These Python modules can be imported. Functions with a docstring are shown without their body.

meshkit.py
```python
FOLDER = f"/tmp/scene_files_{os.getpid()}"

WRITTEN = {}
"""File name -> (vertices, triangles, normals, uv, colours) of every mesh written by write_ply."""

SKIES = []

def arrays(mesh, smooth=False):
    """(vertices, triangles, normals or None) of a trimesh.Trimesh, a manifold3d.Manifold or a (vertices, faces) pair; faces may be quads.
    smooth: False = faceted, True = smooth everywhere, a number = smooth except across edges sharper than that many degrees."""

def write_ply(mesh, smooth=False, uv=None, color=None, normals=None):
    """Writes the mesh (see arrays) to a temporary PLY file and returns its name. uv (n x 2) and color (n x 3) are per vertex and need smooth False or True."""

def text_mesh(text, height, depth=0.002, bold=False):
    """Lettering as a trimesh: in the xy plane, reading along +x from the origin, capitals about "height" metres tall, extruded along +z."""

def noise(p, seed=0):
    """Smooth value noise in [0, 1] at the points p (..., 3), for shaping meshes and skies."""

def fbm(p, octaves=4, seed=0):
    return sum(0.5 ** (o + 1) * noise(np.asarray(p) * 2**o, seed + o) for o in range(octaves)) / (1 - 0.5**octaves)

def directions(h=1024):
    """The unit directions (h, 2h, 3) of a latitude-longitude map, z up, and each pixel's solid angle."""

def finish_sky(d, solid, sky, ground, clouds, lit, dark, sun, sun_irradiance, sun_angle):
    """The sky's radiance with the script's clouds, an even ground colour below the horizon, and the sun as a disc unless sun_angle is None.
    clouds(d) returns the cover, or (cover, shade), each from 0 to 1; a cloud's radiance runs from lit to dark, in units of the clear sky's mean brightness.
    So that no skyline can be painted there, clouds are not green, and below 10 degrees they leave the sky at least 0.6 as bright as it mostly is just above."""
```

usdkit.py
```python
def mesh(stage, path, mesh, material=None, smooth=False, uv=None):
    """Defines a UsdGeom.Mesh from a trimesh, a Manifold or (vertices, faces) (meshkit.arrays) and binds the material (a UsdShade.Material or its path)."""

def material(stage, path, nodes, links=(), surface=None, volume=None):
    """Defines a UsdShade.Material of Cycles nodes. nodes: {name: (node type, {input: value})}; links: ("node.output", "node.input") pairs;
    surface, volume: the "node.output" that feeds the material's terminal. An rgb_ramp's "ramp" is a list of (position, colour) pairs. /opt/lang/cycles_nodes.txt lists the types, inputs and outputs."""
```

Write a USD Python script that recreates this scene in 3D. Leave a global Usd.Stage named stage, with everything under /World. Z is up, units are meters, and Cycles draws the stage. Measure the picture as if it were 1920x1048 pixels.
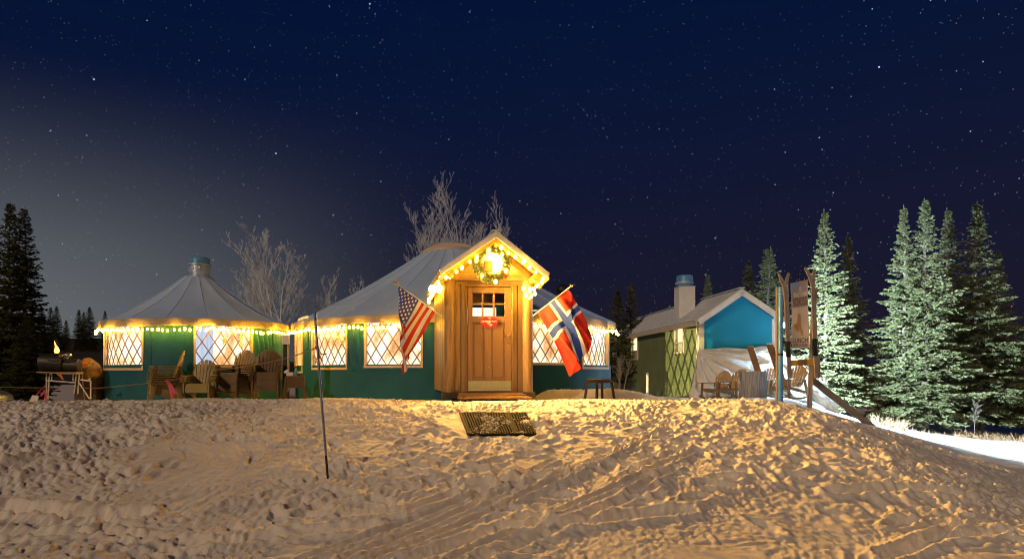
import math, random
import numpy as np, trimesh, usdkit, meshkit
from scipy.spatial import ConvexHull
from pxr import Usd, UsdGeom, UsdLux, UsdShade, Gf, Sdf

stage = Usd.Stage.CreateInMemory()
UsdGeom.SetStageUpAxis(stage, 'Z'); UsdGeom.SetStageMetersPerUnit(stage, 1.0)
UsdGeom.Xform.Define(stage, '/World'); UsdGeom.Scope.Define(stage, '/World/Looks')

# ------------------------------------------------------------------ camera
EYE, F, PX, PY = 0.45, 1280.0, 760.0, 700.0      # eye height, focal length in photo pixels, principal point of the shifted lens
cam = UsdGeom.Camera.Define(stage, '/World/camera')
cam.CreateHorizontalApertureAttr(36.0); cam.CreateVerticalApertureAttr(36.0 * 558 / 1024)
cam.CreateFocalLengthAttr(36.0 * F / 1920)
cam.CreateHorizontalApertureOffsetAttr((960 - PX) / 1920 * 36)
cam.CreateVerticalApertureOffsetAttr((PY - 524) / 1920 * 36)
cam.CreateFStopAttr(0.0); cam.CreateExposureAttr(0.3)
cam.CreateClippingRangeAttr(Gf.Vec2f(0.05, 5000))
cam.AddTranslateOp().Set(Gf.Vec3d(0, 0, EYE)); cam.AddRotateXOp().Set(90.0)

# ------------------------------------------------------------------ night sky with stars, and the moon
MOON_AZ, MOON_EL = math.radians(218), math.radians(24)
moon_dir = np.array([math.sin(MOON_AZ) * math.cos(MOON_EL), math.cos(MOON_AZ) * math.cos(MOON_EL), math.sin(MOON_EL)])
SKY = 0.085
dome = UsdLux.DomeLight.Define(stage, '/World/sky')
dome.CreateIntensityAttr(1.0)
GLOW = np.array([-0.66, 0.74, 0.11]); GLOW = GLOW / np.linalg.norm(GLOW)
N = {'tc': ('texture_coordinate', {}),
     'nrm': ('vector_math', {'math_type': 'normalize'}),
     'sep': ('separate_xyz', {}),
     'atm': ('sky_texture', {'sky_type': 'single_scattering', 'sun_disc': False, 'sun_elevation': -0.12, 'sun_rotation': float(MOON_AZ), 'altitude': 2400.0}),
     'atw': ('mix', {'mix_type': 'multiply', 'fac': 1.0, 'color2': (0.02, 0.02, 0.02)}),
     'ramp': ('rgb_ramp', {'ramp': [(0.0, (0.10, 0.085, 0.17)), (0.06, (0.105, 0.090, 0.205)), (0.16, (0.085, 0.090, 0.27)),
                                    (0.30, (0.042, 0.080, 0.31)), (0.5, (0.006, 0.058, 0.36)), (1.0, (0.004, 0.035, 0.24))]}),
     'dot': ('vector_math', {'math_type': 'dot_product', 'vector2': tuple(GLOW)}),
     'gmap': ('map_range', {'range_type': 'smoothstep', 'from_min': 0.62, 'from_max': 1.08, 'to_min': 0.0, 'to_max': 1.0, 'clamp': True}),
     'gpow': ('math', {'math_type': 'power', 'value2': 1.7}), 'gz': ('map_range', {'range_type': 'smoothstep', 'from_min': 0.40, 'from_max': 0.02, 'to_min': 0.0, 'to_max': 1.0, 'clamp': True}), 'gm': ('math', {'math_type': 'multiply'}),
     'gcol': ('mix', {'mix_type': 'mix', 'color1': (0, 0, 0), 'color2': (1.45, 1.60, 1.55)}),
     'sum1': ('mix', {'mix_type': 'add', 'fac': 1.0}), 'sum2': ('mix', {'mix_type': 'add', 'fac': 1.0}),
     'out': ('background_shader', {'strength': SKY})}
L = [('tc.generated', 'nrm.vector1'), ('nrm.vector', 'sep.vector'), ('sep.z', 'ramp.fac'), ('nrm.vector', 'dot.vector1'),
     ('dot.value', 'gmap.value'), ('gmap.result', 'gpow.value1'), ('sep.z', 'gz.value'), ('gpow.value', 'gm.value1'), ('gz.result', 'gm.value2'), ('gm.value', 'gcol.fac'), ('ramp.color', 'sum1.color1'), ('gcol.color', 'sum1.color2'),
     ('atm.color', 'atw.color1'), ('sum1.color', 'sum2.color1'), ('atw.color', 'sum2.color2')]
last = 'sum2.color'
for k, (sc, rad, gain) in enumerate([(185.0, 0.112, 4.0), (66.0, 0.056, 9.0), (26.0, 0.026, 24.0)]):
    v, d, m, c, a = f'v{k}', f'd{k}', f'm{k}', f'c{k}', f'a{k}'
    N[v] = ('voronoi_texture', {'dimensions': '3D', 'feature': 'f1', 'scale': sc, 'randomness': 1.0})
    N[d] = ('map_range', {'range_type': 'smoothstep', 'from_min': rad, 'from_max': rad * 0.25, 'to_min': 0.0, 'to_max': gain, 'clamp': True})
    N[m] = ('mix', {'mix_type': 'mix', 'fac': 0.72, 'color2': (0.72, 0.86, 1.0)})
    N[c] = ('vector_math', {'math_type': 'scale'})
    N[a] = ('mix', {'mix_type': 'add', 'fac': 1.0})
    L += [('nrm.vector', f'{v}.vector'), (f'{v}.distance', f'{d}.value'), (f'{v}.color', f'{m}.color1'), (f'{m}.color', f'{c}.vector1'),
          (f'{d}.result', f'{c}.scale'), (last, f'{a}.color1'), (f'{c}.vector', f'{a}.color2')]
    last = f'{a}.color'
L.append((last, 'out.color'))
night = usdkit.material(stage, '/World/Looks/night_sky', N, L, surface='out.background')
UsdShade.MaterialBindingAPI.Apply(dome.GetPrim()).Bind(night)
moon = UsdLux.DistantLight.Define(stage, '/World/moon')
moon.CreateNormalizeAttr(True); moon.CreateIntensityAttr(0.25); moon.CreateAngleAttr(2.0); moon.CreateColorAttr(Gf.Vec3f(1.0, 0.70, 0.43))
zq = Gf.Rotation(Gf.Vec3d(0, 0, 1), Gf.Vec3d(*moon_dir))
moon.AddTransformOp().Set(Gf.Matrix4d().SetRotate(zq))

# ------------------------------------------------------------------ mesh helpers: a mesh is (vertices, triangles)
rng = random.Random(7)
def at(px, py, Y): return np.array([(px - PX) / F * Y, Y, EYE + (PY - py) / F * Y])
def cat(ms):
    ms = [m for m in ms if len(m[0])]
    n = np.cumsum([0] + [len(m[0]) for m in ms])
    return np.vstack([m[0] for m in ms]), np.vstack([m[1] + k for m, k in zip(ms, n)])
def quads(nu, nv, closed=False):
    i, j = np.meshgrid(np.arange(nu - (0 if closed else 1)), np.arange(nv - 1), indexing='ij')
    a, b = (i * nv + j).ravel(), (((i + 1) % nu) * nv + j).ravel()
    return np.vstack([np.stack([a, b, b + 1], 1), np.stack([a, b + 1, a + 1], 1)])
def grid(P, closed=False):                                    # P: (nu, nv, 3)
    return P.reshape(-1, 3), quads(P.shape[0], P.shape[1], closed)
def _chamfer():
    e = .2; pts = []
    for s in np.ndindex(2, 2, 2):
        s = np.array(s) * 2 - 1
        for k in range(3):
            q = s * (1 - e); q = q.astype(float); q[k] = s[k]; pts.append((s, k, q))
    h = ConvexHull(np.array([q for _, _, q in pts])); f = h.simplices.copy(); P = h.points
    for t in range(len(f)):
        n = np.cross(P[f[t, 1]] - P[f[t, 0]], P[f[t, 2]] - P[f[t, 0]])
        if n @ P[f[t]].mean(0) < 0: f[t] = f[t][::-1]
    return np.array([s for s, _, _ in pts], float), np.array([k for _, k, _ in pts]), f
_CS, _CK, _CF = _chamfer()
def box(c, size, b=.006):
    h = np.array(size, float) / 2; b = min(b, .45 * h.min())
    v = _CS * (h - b); r = np.arange(len(v)); v[r, _CK] = _CS[r, _CK] * h[_CK]
    return v + np.array(c, float), _CF.copy()
def xf(m, M): return m[0] @ np.asarray(M)[:3, :3].T + np.asarray(M)[:3, 3], m[1]
def move(m, d): return m[0] + np.array(d, float), m[1]
def rotz(m, a):
    c, s = math.cos(a), math.sin(a); return m[0] @ np.array([[c, s, 0], [-s, c, 0], [0, 0, 1.]]), m[1]
def rotx(m, a):
    c, s = math.cos(a), math.sin(a); return m[0] @ np.array([[1., 0, 0], [0, c, s], [0, -s, c]]), m[1]
def beam(p0, p1, w, h, up=(0, 0, 1), b=.006):                  # a bar of width w and height h from p0 to p1
    p0, p1 = np.array(p0, float), np.array(p1, float); d = p1 - p0; l = np.linalg.norm(d); d /= l
    s = np.cross(d, up); s /= np.linalg.norm(s) + 1e-9; u = np.cross(s, d)
    v, f = box((0, 0, 0), (w, l, h), b)
    return v @ np.array([s, d, u]) + (p0 + p1) / 2, f
def tube(p, r, sides=6, cap=True):
    p = np.asarray(p, float); r = np.broadcast_to(r, (len(p),))
    t = np.gradient(p, axis=0); t /= np.linalg.norm(t, axis=1, keepdims=True) + 1e-12
    ref = np.array([0, 0, 1.]) if abs(t[0, 2]) < .9 else np.array([1., 0, 0])
    a = np.cross(t, ref); a /= np.linalg.norm(a, axis=1, keepdims=True) + 1e-12; b = np.cross(t, a)
    th = np.arange(sides) * 2 * np.pi / sides
    v = p[:, None] + r[:, None, None] * (np.cos(th)[None, :, None] * a[:, None] + np.sin(th)[None, :, None] * b[:, None])
    i, j = np.meshgrid(np.arange(len(p) - 1), np.arange(sides), indexing='ij')
    q = np.stack([i * sides + j, (i + 1) * sides + j, (i + 1) * sides + (j + 1) % sides, i * sides + (j + 1) % sides], -1).reshape(-1, 4)
    v = v.reshape(-1, 3); f = np.vstack([q[:, [0, 2, 1]], q[:, [0, 3, 2]]])
    if cap:
        k = len(v); v = np.vstack([v, p[:1], p[-1:]]); s = np.arange(sides); e = (len(p) - 1) * sides
        f = np.vstack([f, np.stack([np.full(sides, k), s, (s + 1) % sides], 1), np.stack([np.full(sides, k + 1), e + (s + 1) % sides, e + s], 1)])
    return v, f
def lathe(prof, n=24, c=(0, 0, 0)):                            # prof: (r, z) pairs
    prof = np.array(prof, float); th = np.arange(n) * 2 * np.pi / n
    P = np.stack([prof[None, :, 0] * np.cos(th)[:, None], prof[None, :, 0] * np.sin(th)[:, None], np.broadcast_to(prof[None, :, 1], (n, len(prof)))], -1)
    return move(grid(P, True), c)
def ball(c, r, sub=1, s=(1, 1, 1)):
    m = trimesh.creation.icosphere(sub, 1.0); return np.array(m.vertices) * r * np.array(s) + np.array(c, float), np.array(m.faces)
def sheet(m, th):                                              # gives a surface some thickness along its normals
    v, f = m; _, _, n = meshkit.arrays((v, f), True); k = len(v)
    e = np.sort(np.vstack([f[:, [0, 1]], f[:, [1, 2]], f[:, [2, 0]]]), 1)
    d = np.vstack([f[:, [0, 1]], f[:, [1, 2]], f[:, [2, 0]]])
    _, inv, cnt = np.unique(e, axis=0, return_inverse=True, return_counts=True)
    o = d[cnt[inv.ravel()] == 1]
    side = np.vstack([np.stack([o[:, 1], o[:, 0], o[:, 0] + k], 1), np.stack([o[:, 1], o[:, 0] + k, o[:, 1] + k], 1)])
    return np.vstack([v, v - n * th]), np.vstack([f, f[:, ::-1] + k, side])
def prism(poly, y0, y1):                                       # polygon in (x, z), extruded along y
    from shapely.geometry import Polygon
    m = trimesh.creation.extrude_polygon(Polygon(poly), y1 - y0, engine='earcut'); v = np.array(m.vertices)
    return np.stack([v[:, 0], y1 - v[:, 2], v[:, 1]], 1), np.array(m.faces)
def fade(x, a, b):
    t = np.clip((np.asarray(x, float) - a) / (b - a), 0, 1); return t * t * (3 - 2 * t)

# ------------------------------------------------------------------ scene helpers
used = {}
def numbered(parent, name):
    k = used.get((parent, name), -1) + 1; used[(parent, name)] = k
    return name if k == 0 else f'{name}_{k:03d}'
def tag(p, label=None, cat=None, group=None, kind=None):
    for k, v in (('label', label), ('category', cat), ('group', group), ('kind', kind)):
        if v: p.SetCustomDataByKey(k, v)
class Thing:
    def __init__(s, name, label, cat, loc=(0, 0, 0), rot=0.0, group=None, scale=None, of=None, kind=None, root='/World'):
        s.path = f'{root}/' + numbered(root, name); s.loc = np.array(loc, float); s.rot = rot; s.data = dict(label=label, cat=cat, group=group)
        x = UsdGeom.Xform.Define(stage, s.path); s.prim = x.GetPrim()
        x.AddTranslateOp().Set(Gf.Vec3d(*map(float, loc))); x.AddRotateZOp().Set(math.degrees(rot))
        if scale is not None: x.AddScaleOp().Set(Gf.Vec3f(*map(float, np.broadcast_to(scale, 3))))
        if of: s.prim.GetReferences().AddInternalReference(of); s.prim.SetInstanceable(True)
        tag(s.prim, label, cat, group, kind)
    def loc_of(s, m):                                          # world mesh to this thing's own space
        return rotz(move(m, -s.loc), -s.rot)
    def part(s, name, m, material, world=False, smooth=False, label=None, kind=None, under=None):
        par = under or s.path; path = f'{par}/' + numbered(par, name)
        if world: m = s.loc_of(m)
        p = usdkit.mesh(stage, path, m, MAT[material], smooth=smooth); tag(p.GetPrim(), label, kind=kind)
        return path
def solo(name, m, material, label, cat, group=None, kind=None, smooth=False):
    p = usdkit.mesh(stage, '/World/' + numbered('/World', name), m, MAT[material], smooth=smooth); tag(p.GetPrim(), label, cat, group, kind); return p
def kindred(name):                                             # a class prim that copies refer to
    path = '/World/' + name; stage.CreateClassPrim(path); return path
class Proto:
    def __init__(s, name): s.path = kindred(name)
    part = Thing.part
    def loc_of(s, m): return m

# ------------------------------------------------------------------ materials
MAT = {}
def M(name, col, col2=None, rough=.65, scale=4., stretch=(1, 1, 1), bump=0., bscale=30., bdist=.01, metal=0., spec=.5, transl=0., rand=0., coord='object', sheen=0., blotch=None, bstretch=(1, 1, 1)):
    col2 = col if col2 is None else col2
    n = {'tc': ('texture_coordinate', {}), 'geo': ('geometry', {}), 'map': ('mapping', {'mapping_type': 'point', 'scale': stretch}),
         'noi': ('noise_texture', {'scale': scale, 'detail': 6.0, 'roughness': .6}),
         'ramp': ('rgb_ramp', {'ramp': [(.3, col), (.7, col2)]}),
         'p': ('principled_bsdf', {'roughness': rough, 'metallic': metal, 'specular_ior_level': spec, 'sheen_weight': sheen})}
    src = 'tc.object' if coord == 'object' else 'geo.position'
    l = [(src, 'map.vector'), ('map.vector', 'noi.vector'), ('noi.fac', 'ramp.fac')]
    c = 'ramp.color'
    if blotch:                                                 # (colour, scale, from, to): wear with a shape of its own
        n['bn'] = ('noise_texture', {'scale': blotch[1], 'detail': 5.0, 'roughness': .65}); n['bm'] = ('map_range', {'range_type': 'smoothstep', 'from_min': blotch[2], 'from_max': blotch[3], 'to_min': 0., 'to_max': 1., 'clamp': True})
        n['bx'] = ('mix', {'mix_type': 'mix', 'color2': blotch[0]}); l += [('map.vector', 'bn.vector'), ('bn.fac', 'bm.value'), ('bm.result', 'bx.fac'), (c, 'bx.color1')]; c = 'bx.color'
    if rand:
        n['oi'] = ('object_info', {}); n['rm'] = ('map_range', {'range_type': 'linear', 'from_min': 0., 'from_max': 1., 'to_min': 1 - rand, 'to_max': 1 + rand}); n['rs'] = ('vector_math', {'math_type': 'scale'})
        l += [('oi.random', 'rm.value'), (c, 'rs.vector1'), ('rm.result', 'rs.scale')]; c = 'rs.vector'
    l.append((c, 'p.base_color'))
    if bump:
        n['map2'] = ('mapping', {'mapping_type': 'point', 'scale': bstretch}); n['n2'] = ('noise_texture', {'scale': bscale, 'detail': 5.0, 'roughness': .6}); n['b'] = ('bump', {'strength': bump, 'distance': bdist})
        l += [(src, 'map2.vector'), ('map2.vector', 'n2.vector'), ('n2.fac', 'b.height'), ('b.normal', 'p.normal')]
    s = 'p.BSDF'
    if transl:
        n['t'] = ('translucent_bsdf', {}); n['mx'] = ('mix_closure', {'fac': transl}); l += [(c, 't.color'), ('p.BSDF', 'mx.closure1'), ('t.BSDF', 'mx.closure2')]; s = 'mx.closure'
    MAT[name] = usdkit.material(stage, '/World/Looks/' + name, n, l, surface=s)
def glow(name, stops, strength, scale=2., stretch=(1, 1, 1)):   # things that give off light
    MAT[name] = usdkit.material(stage, '/World/Looks/' + name, {'tc': ('texture_coordinate', {}), 'map': ('mapping', {'mapping_type': 'point', 'scale': stretch}),
        'noi': ('noise_texture', {'scale': scale, 'detail': 3.0, 'roughness': .5}), 'ramp': ('rgb_ramp', {'ramp': stops}), 'e': ('emission', {'strength': strength})},
        [('tc.object', 'map.vector'), ('map.vector', 'noi.vector'), ('noi.fac', 'ramp.fac'), ('ramp.color', 'e.color')], surface='e.emission')
M('snow', (.68, .63, .56), (.82, .78, .71), rough=.95, scale=1.7, bump=.65, bscale=55., bdist=.010, spec=.06, coord='position', blotch=((.50, .43, .34), 3.3, .58, .80))
M('teal_canvas', (.003, .070, .135), (.006, .100, .180), rough=.62, scale=1.5, bump=.18, bscale=7., bdist=.03, bstretch=(3, 3, .6), spec=.3)
M('teal_skirt', (.003, .075, .120), (.006, .105, .160), rough=.65, scale=1.5, bump=.15, bscale=6., bdist=.03, spec=.3)
M('roof_canvas', (.46, .64, .92), (.56, .74, .98), rough=.6, scale=2.2, bump=.12, bscale=5., bdist=.04, spec=.3, blotch=((.36, .46, .64), 1.6, .6, .8))
M('roof_canvas_dark', (.40, .56, .84), (.48, .65, .92), rough=.6, scale=2.2, bump=.12, bscale=5., bdist=.04, spec=.3)
M('valance_canvas', (.42, .37, .30), (.58, .50, .38), rough=.7, scale=6., bump=.3, bscale=14., bdist=.03, transl=.3)
M('frame_trim', (.50, .39, .29), (.62, .50, .38), rough=.6, scale=9., bump=.1)
M('lattice_wood', (.16, .095, .05), (.26, .16, .09), rough=.6, scale=12.)
M('log_wood', (.17, .105, .052), (.33, .22, .105), rough=.5, scale=3., stretch=(7, 7, .5), bump=.35, bscale=9., bdist=.015, bstretch=(5, 5, .4), blotch=((.50, .36, .20), 1.2, .60, .74))
M('board_wood', (.17, .105, .052), (.25, .165, .085), rough=.48, scale=4., stretch=(9, 9, .6), bump=.2, bscale=14., bdist=.006, bstretch=(6, 6, .4), rand=.16)
M('door_wood', (.165, .095, .052), (.23, .142, .078), rough=.42, scale=5., stretch=(9, 9, .5), bump=.12, bscale=20., bdist=.004, bstretch=(6, 6, .4))
M('beam_wood', (.30, .18, .07), (.46, .30, .125), rough=.55, scale=4., stretch=(2, 2, 2), bump=.25, bscale=16.)
M('dark_timber', (.028, .02, .015), (.06, .04, .026), rough=.75, scale=8., bump=.3)
M('step_wood', (.22, .11, .035), (.36, .20, .07), rough=.6, scale=4., stretch=(.7, 6, 6), bump=.4, bscale=12., blotch=((.5, .44, .36), 4., .58, .7))
M('gable_canvas', (.62, .54, .42), (.74, .66, .54), rough=.7, scale=3., bump=.1)
M('roof_metal', (.56, .60, .66), (.68, .72, .78), rough=.45, scale=3., metal=.1, bump=.08)
M('galvanised', (.34, .48, .70), (.50, .64, .86), rough=.35, scale=6., metal=.45, bump=.05)
M('blue_steel', (.10, .32, .62), (.18, .44, .78), rough=.32, scale=4., metal=.3, bump=.05)
M('brass', (.75, .5, .16), (.85, .6, .22), rough=.25, metal=1.)
M('kick_steel', (.36, .44, .36), (.50, .58, .50), rough=.35, metal=.8, scale=5., stretch=(12, 1, 1), bump=.15)
M('white_paint', (.70, .68, .65), (.80, .78, .75), rough=.5, scale=5., bump=.08)
M('cream_trim', (.66, .55, .42), (.76, .65, .52), rough=.5, scale=5., bump=.1)
M('house_siding', (.002, .23, .40), (.004, .265, .46), rough=.55, scale=1.4, bump=.12, bscale=18., bdist=.008, bstretch=(4, 4, .5))
M('house_green', (.165, .205, .095), (.22, .265, .125), rough=.6, scale=1.6, bump=.12, bscale=18., bdist=.008, bstretch=(4, 4, .5))
M('chimney_board', (.68, .70, .74), (.76, .78, .82), rough=.6, scale=4., bump=.06)
M('tarp', (.60, .56, .50), (.74, .70, .64), rough=.55, scale=3., bump=.25, bscale=6., bdist=.04, spec=.4)
M('bark', (.13, .125, .13), (.46, .46, .48), rough=.85, scale=4., stretch=(9, 9, .45), bump=1., bscale=9., bdist=.03, bstretch=(4, 4, .3))
M('cut_wood', (.36, .24, .13), (.50, .35, .2), rough=.7, scale=9., bump=.2)
M('chair_plastic', (.24, .19, .07), (.31, .24, .09), rough=.45, scale=7., bump=.06, rand=.15)
M('chair_brown', (.11, .075, .036), (.155, .105, .05), rough=.5, scale=7., bump=.08, rand=.12)
M('stool_brown', (.10, .060, .032), (.13, .08, .045), rough=.45, scale=7., bump=.06)
M('rocker_slat', (.40, .24, .09), (.55, .35, .15), rough=.5, scale=6., stretch=(3, 3, 1), bump=.1)
M('rocker_frame', (.15, .085, .035), (.26, .15, .06), rough=.5, scale=6., bump=.1)
M('plank_wood', (.20, .10, .035), (.32, .17, .06), rough=.6, scale=4., stretch=(4, 4, .6), bump=.2)
M('yellow_paint', (.62, .30, .03), (.75, .40, .05), rough=.5, scale=7., bump=.1)
M('ski_wood', (.30, .21, .14), (.52, .40, .30), rough=.55, scale=5., stretch=(5, 5, .5), bump=.2, blotch=((.16, .09, .05), 5., .55, .66))
M('black_plastic', (.012, .012, .013), (.022, .022, .024), rough=.4)
M('black_iron', (.010, .009, .008), (.020, .016, .013), rough=.5, bump=.2)
M('banner_cloth', (.60, .50, .42), (.68, .58, .50), rough=.7, scale=3., bump=.1, transl=.2)
M('banner_grey', (.34, .29, .29), (.40, .34, .33), rough=.7, scale=3.)
M('banner_brown', (.20, .075, .03), rough=.7)
M('banner_orange', (.62, .34, .10), (.58, .42, .28), rough=.7, scale=6.)
M('white_print', (.86, .85, .84), rough=.6)
M('flag_red', (.52, .022, .016), (.60, .03, .02), rough=.65, transl=.35, scale=8., bump=.1)
M('flag_white', (.72, .76, .84), (.78, .82, .88), rough=.65, transl=.35, scale=8., bump=.1)
M('flag_blue', (.022, .05, .42), (.028, .06, .5), rough=.65, transl=.35, scale=8., bump=.1)
M('norway_red', (.58, .032, .020), (.64, .040, .024), rough=.65, transl=.4, scale=8., bump=.1)
M('norway_blue', (.012, .055, .42), (.016, .065, .5), rough=.65, transl=.35, scale=8., bump=.1)
M('sign_red', (.36, .012, .03), (.42, .02, .04), rough=.4)
M('pale_metal', (.62, .63, .62), rough=.4, metal=.5)
M('wreath_green', (.030, .060, .024), (.075, .11, .045), rough=.7, scale=14., transl=.2)
M('red_bow', (.55, .03, .02), rough=.5)
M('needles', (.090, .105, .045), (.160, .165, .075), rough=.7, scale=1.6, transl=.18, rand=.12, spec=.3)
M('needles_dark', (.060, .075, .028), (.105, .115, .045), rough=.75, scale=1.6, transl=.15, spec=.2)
M('twig_pale', (.28, .24, .20), (.42, .37, .31), rough=.8, scale=5.)
M('trunk_bark', (.08, .065, .05), (.16, .13, .10), rough=.9, scale=8., bump=.5)
M('aspen_bark', (.58, .64, .72), (.76, .82, .90), rough=.8, scale=6., bump=.2)
M('dry_grass', (.30, .19, .10), (.46, .31, .18), rough=.8, scale=5., transl=.2)
M('hill_brush', (.016, .015, .010), (.034, .028, .018), rough=.9, scale=.8)
M('rubber', (.014, .012, .010), (.022, .018, .015), rough=.95, spec=.08)
M('rope', (.22, .13, .09), (.34, .21, .15), rough=.8, scale=40.)
M('pink_ribbon', (.70, .10, .17), (.78, .14, .22), rough=.6, transl=.2)
M('orange_cloth', (.55, .15, .03), (.65, .22, .05), rough=.7)
M('brown_tarp', (.13, .08, .03), (.24, .14, .05), rough=.6, scale=4., bump=.5, bscale=5., bdist=.05)
M('pale_plastic', (.55, .56, .56), (.65, .66, .66), rough=.4)
M('wire', (.02, .025, .015), rough=.6)
M('pole_steel', (.42, .44, .48), (.58, .60, .64), rough=.25, metal=.85)
M('pole_blue', (.06, .22, .50), rough=.3, metal=.4)
M('bottle_blue', (.12, .30, .36), rough=.2)
glow('bulb', [(.3, (1, .43, .014)), (.7, (1, .47, .018))], 58.)
glow('bulb_blaze', [(.3, (1, .50, .06)), (.7, (1, .53, .07))], 480.)
glow('bulb_hot', [(.3, (1, .48, .03)), (.7, (1, .52, .04))], 95.)
glow('flood_lens', [(.3, (1, .50, .10)), (.7, (1, .52, .11))], 19000.)
glow('cool_lens', [(.3, (.62, .84, 1)), (.7, (.68, .87, 1))], 66000.)
glow('cool_front_lens', [(.3, (.45, .72, 1)), (.7, (.50, .76, 1))], 9000.)
glow('flame', [(.3, (1, .30, .04)), (.7, (1, .62, .16))], 3.)
glow('window_glow', [(.28, (.40, .15, .05)), (.40, (.85, .46, .20)), (.50, (1., .76, .50)), (.62, (1., .94, .84))], 1.25, scale=2.2, stretch=(1.6, 1.6, .9))
glow('curtain_glow', [(.32, (.62, .24, .06)), (.55, (1., .52, .17)), (.75, (1., .80, .46))], 1.25, scale=3., stretch=(9, 9, .5))
glow('pale_curtain', [(.3, (.50, .66, .95)), (.7, (.80, .88, 1.))], .75, scale=3., stretch=(9, 9, .4))
glow('house_window', [(.3, (1, .70, .34)), (.7, (1, .88, .62))], 1.5, scale=1.2)
glow('door_glow', [(.3, (1, .74, .45)), (.7, (1, .93, .80))], 1.3, scale=4.)
glow('dome_glow', [(.3, (.80, .42, .22)), (.7, (.85, .50, .30))], .22)
glow('pendant', [(.3, (1, .82, .34)), (.7, (1, .84, .36))], 330000.)
MAT['pane'] = usdkit.material(stage, '/World/Looks/pane', {'t': ('transparent_bsdf', {'color': (.97, .97, .96)}), 'g': ('glossy_bsdf', {'roughness': .12, 'color': (.9, .9, .9)}), 'm': ('mix_closure', {'fac': .05})},
    [('t.BSDF', 'm.closure1'), ('g.BSDF', 'm.closure2')], surface='m.closure')

# ------------------------------------------------------------------ snow: one sheet from under the camera to the hills
_ky = np.array([-40, 0, 4, 5.2, 6.2, 7.2, 8.3, 9.3, 10.4, 11.5, 13, 15, 18, 25, 40, 70, 400.])
_kz = np.array([-1.3, -1.25, -1.18, -1.05, -.85, -.58, -.31, -.12, -.03, -.035, -.07, -.13, -.22, -.40, -.7, -1.0, -1.0])
from scipy.interpolate import PchipInterpolator
_prof = PchipInterpolator(_ky, _kz)
def ground(X, Y):
    X, Y = np.asarray(X, float), np.asarray(Y, float)
    z = _prof(np.clip(Y, -40, 400))
    x0 = 5.65 + .55 * np.clip(Y - 10, 0, 60)
    s = np.maximum(X - x0 + .5, 0); d = .36 * (np.sqrt(s * s + .5) - .707)
    z = z - 1.75 * np.tanh(d / 1.75) * (1 - fade(Y, 60, 140))
    sl = np.maximum(-6.2 - X, 0); z = z - .16 * np.tanh(sl / 6) * 5 * .35 * fade(Y, 4, 9)
    z = z + .24 * fade(X, 2.6, 3.3) * (1 - fade(X, 4.6, 6.2)) * np.exp(-((Y - 15.2 - .22 * np.maximum(X - 3.5, 0) ** 1.2) / .55) ** 2)   # snow banked up against the yurt
    return z
def tracks(X, Y, lines):
    z = np.zeros_like(X)
    for pts, w, d in lines:
        P = np.array([ground_hit(*p)[:2] for p in pts])
        best = np.full(X.shape, 9.)
        for a, b in zip(P[:-1], P[1:]):
            ab = b - a; t = np.clip(((X - a[0]) * ab[0] + (Y - a[1]) * ab[1]) / (ab @ ab), 0, 1)
            best = np.minimum(best, np.hypot(X - a[0] - t * ab[0], Y - a[1] - t * ab[1]))
        d *= 1.35; z += -d * np.exp(-(best / w) ** 2) + .55 * d * np.exp(-((best - 2.1 * w) / (.8 * w)) ** 2)
    return z
def ground_hit(px, py, y0=3.0, y1=60.):
    Y = np.linspace(y0, y1, 6000); k = (px - PX) / F
    g = EYE + (PY - py) / F * Y - ground(k * Y, Y); i = np.argmax(g < 0); y = Y[i]
    return np.array([k * y, y, float(ground(k * y, y))])
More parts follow.
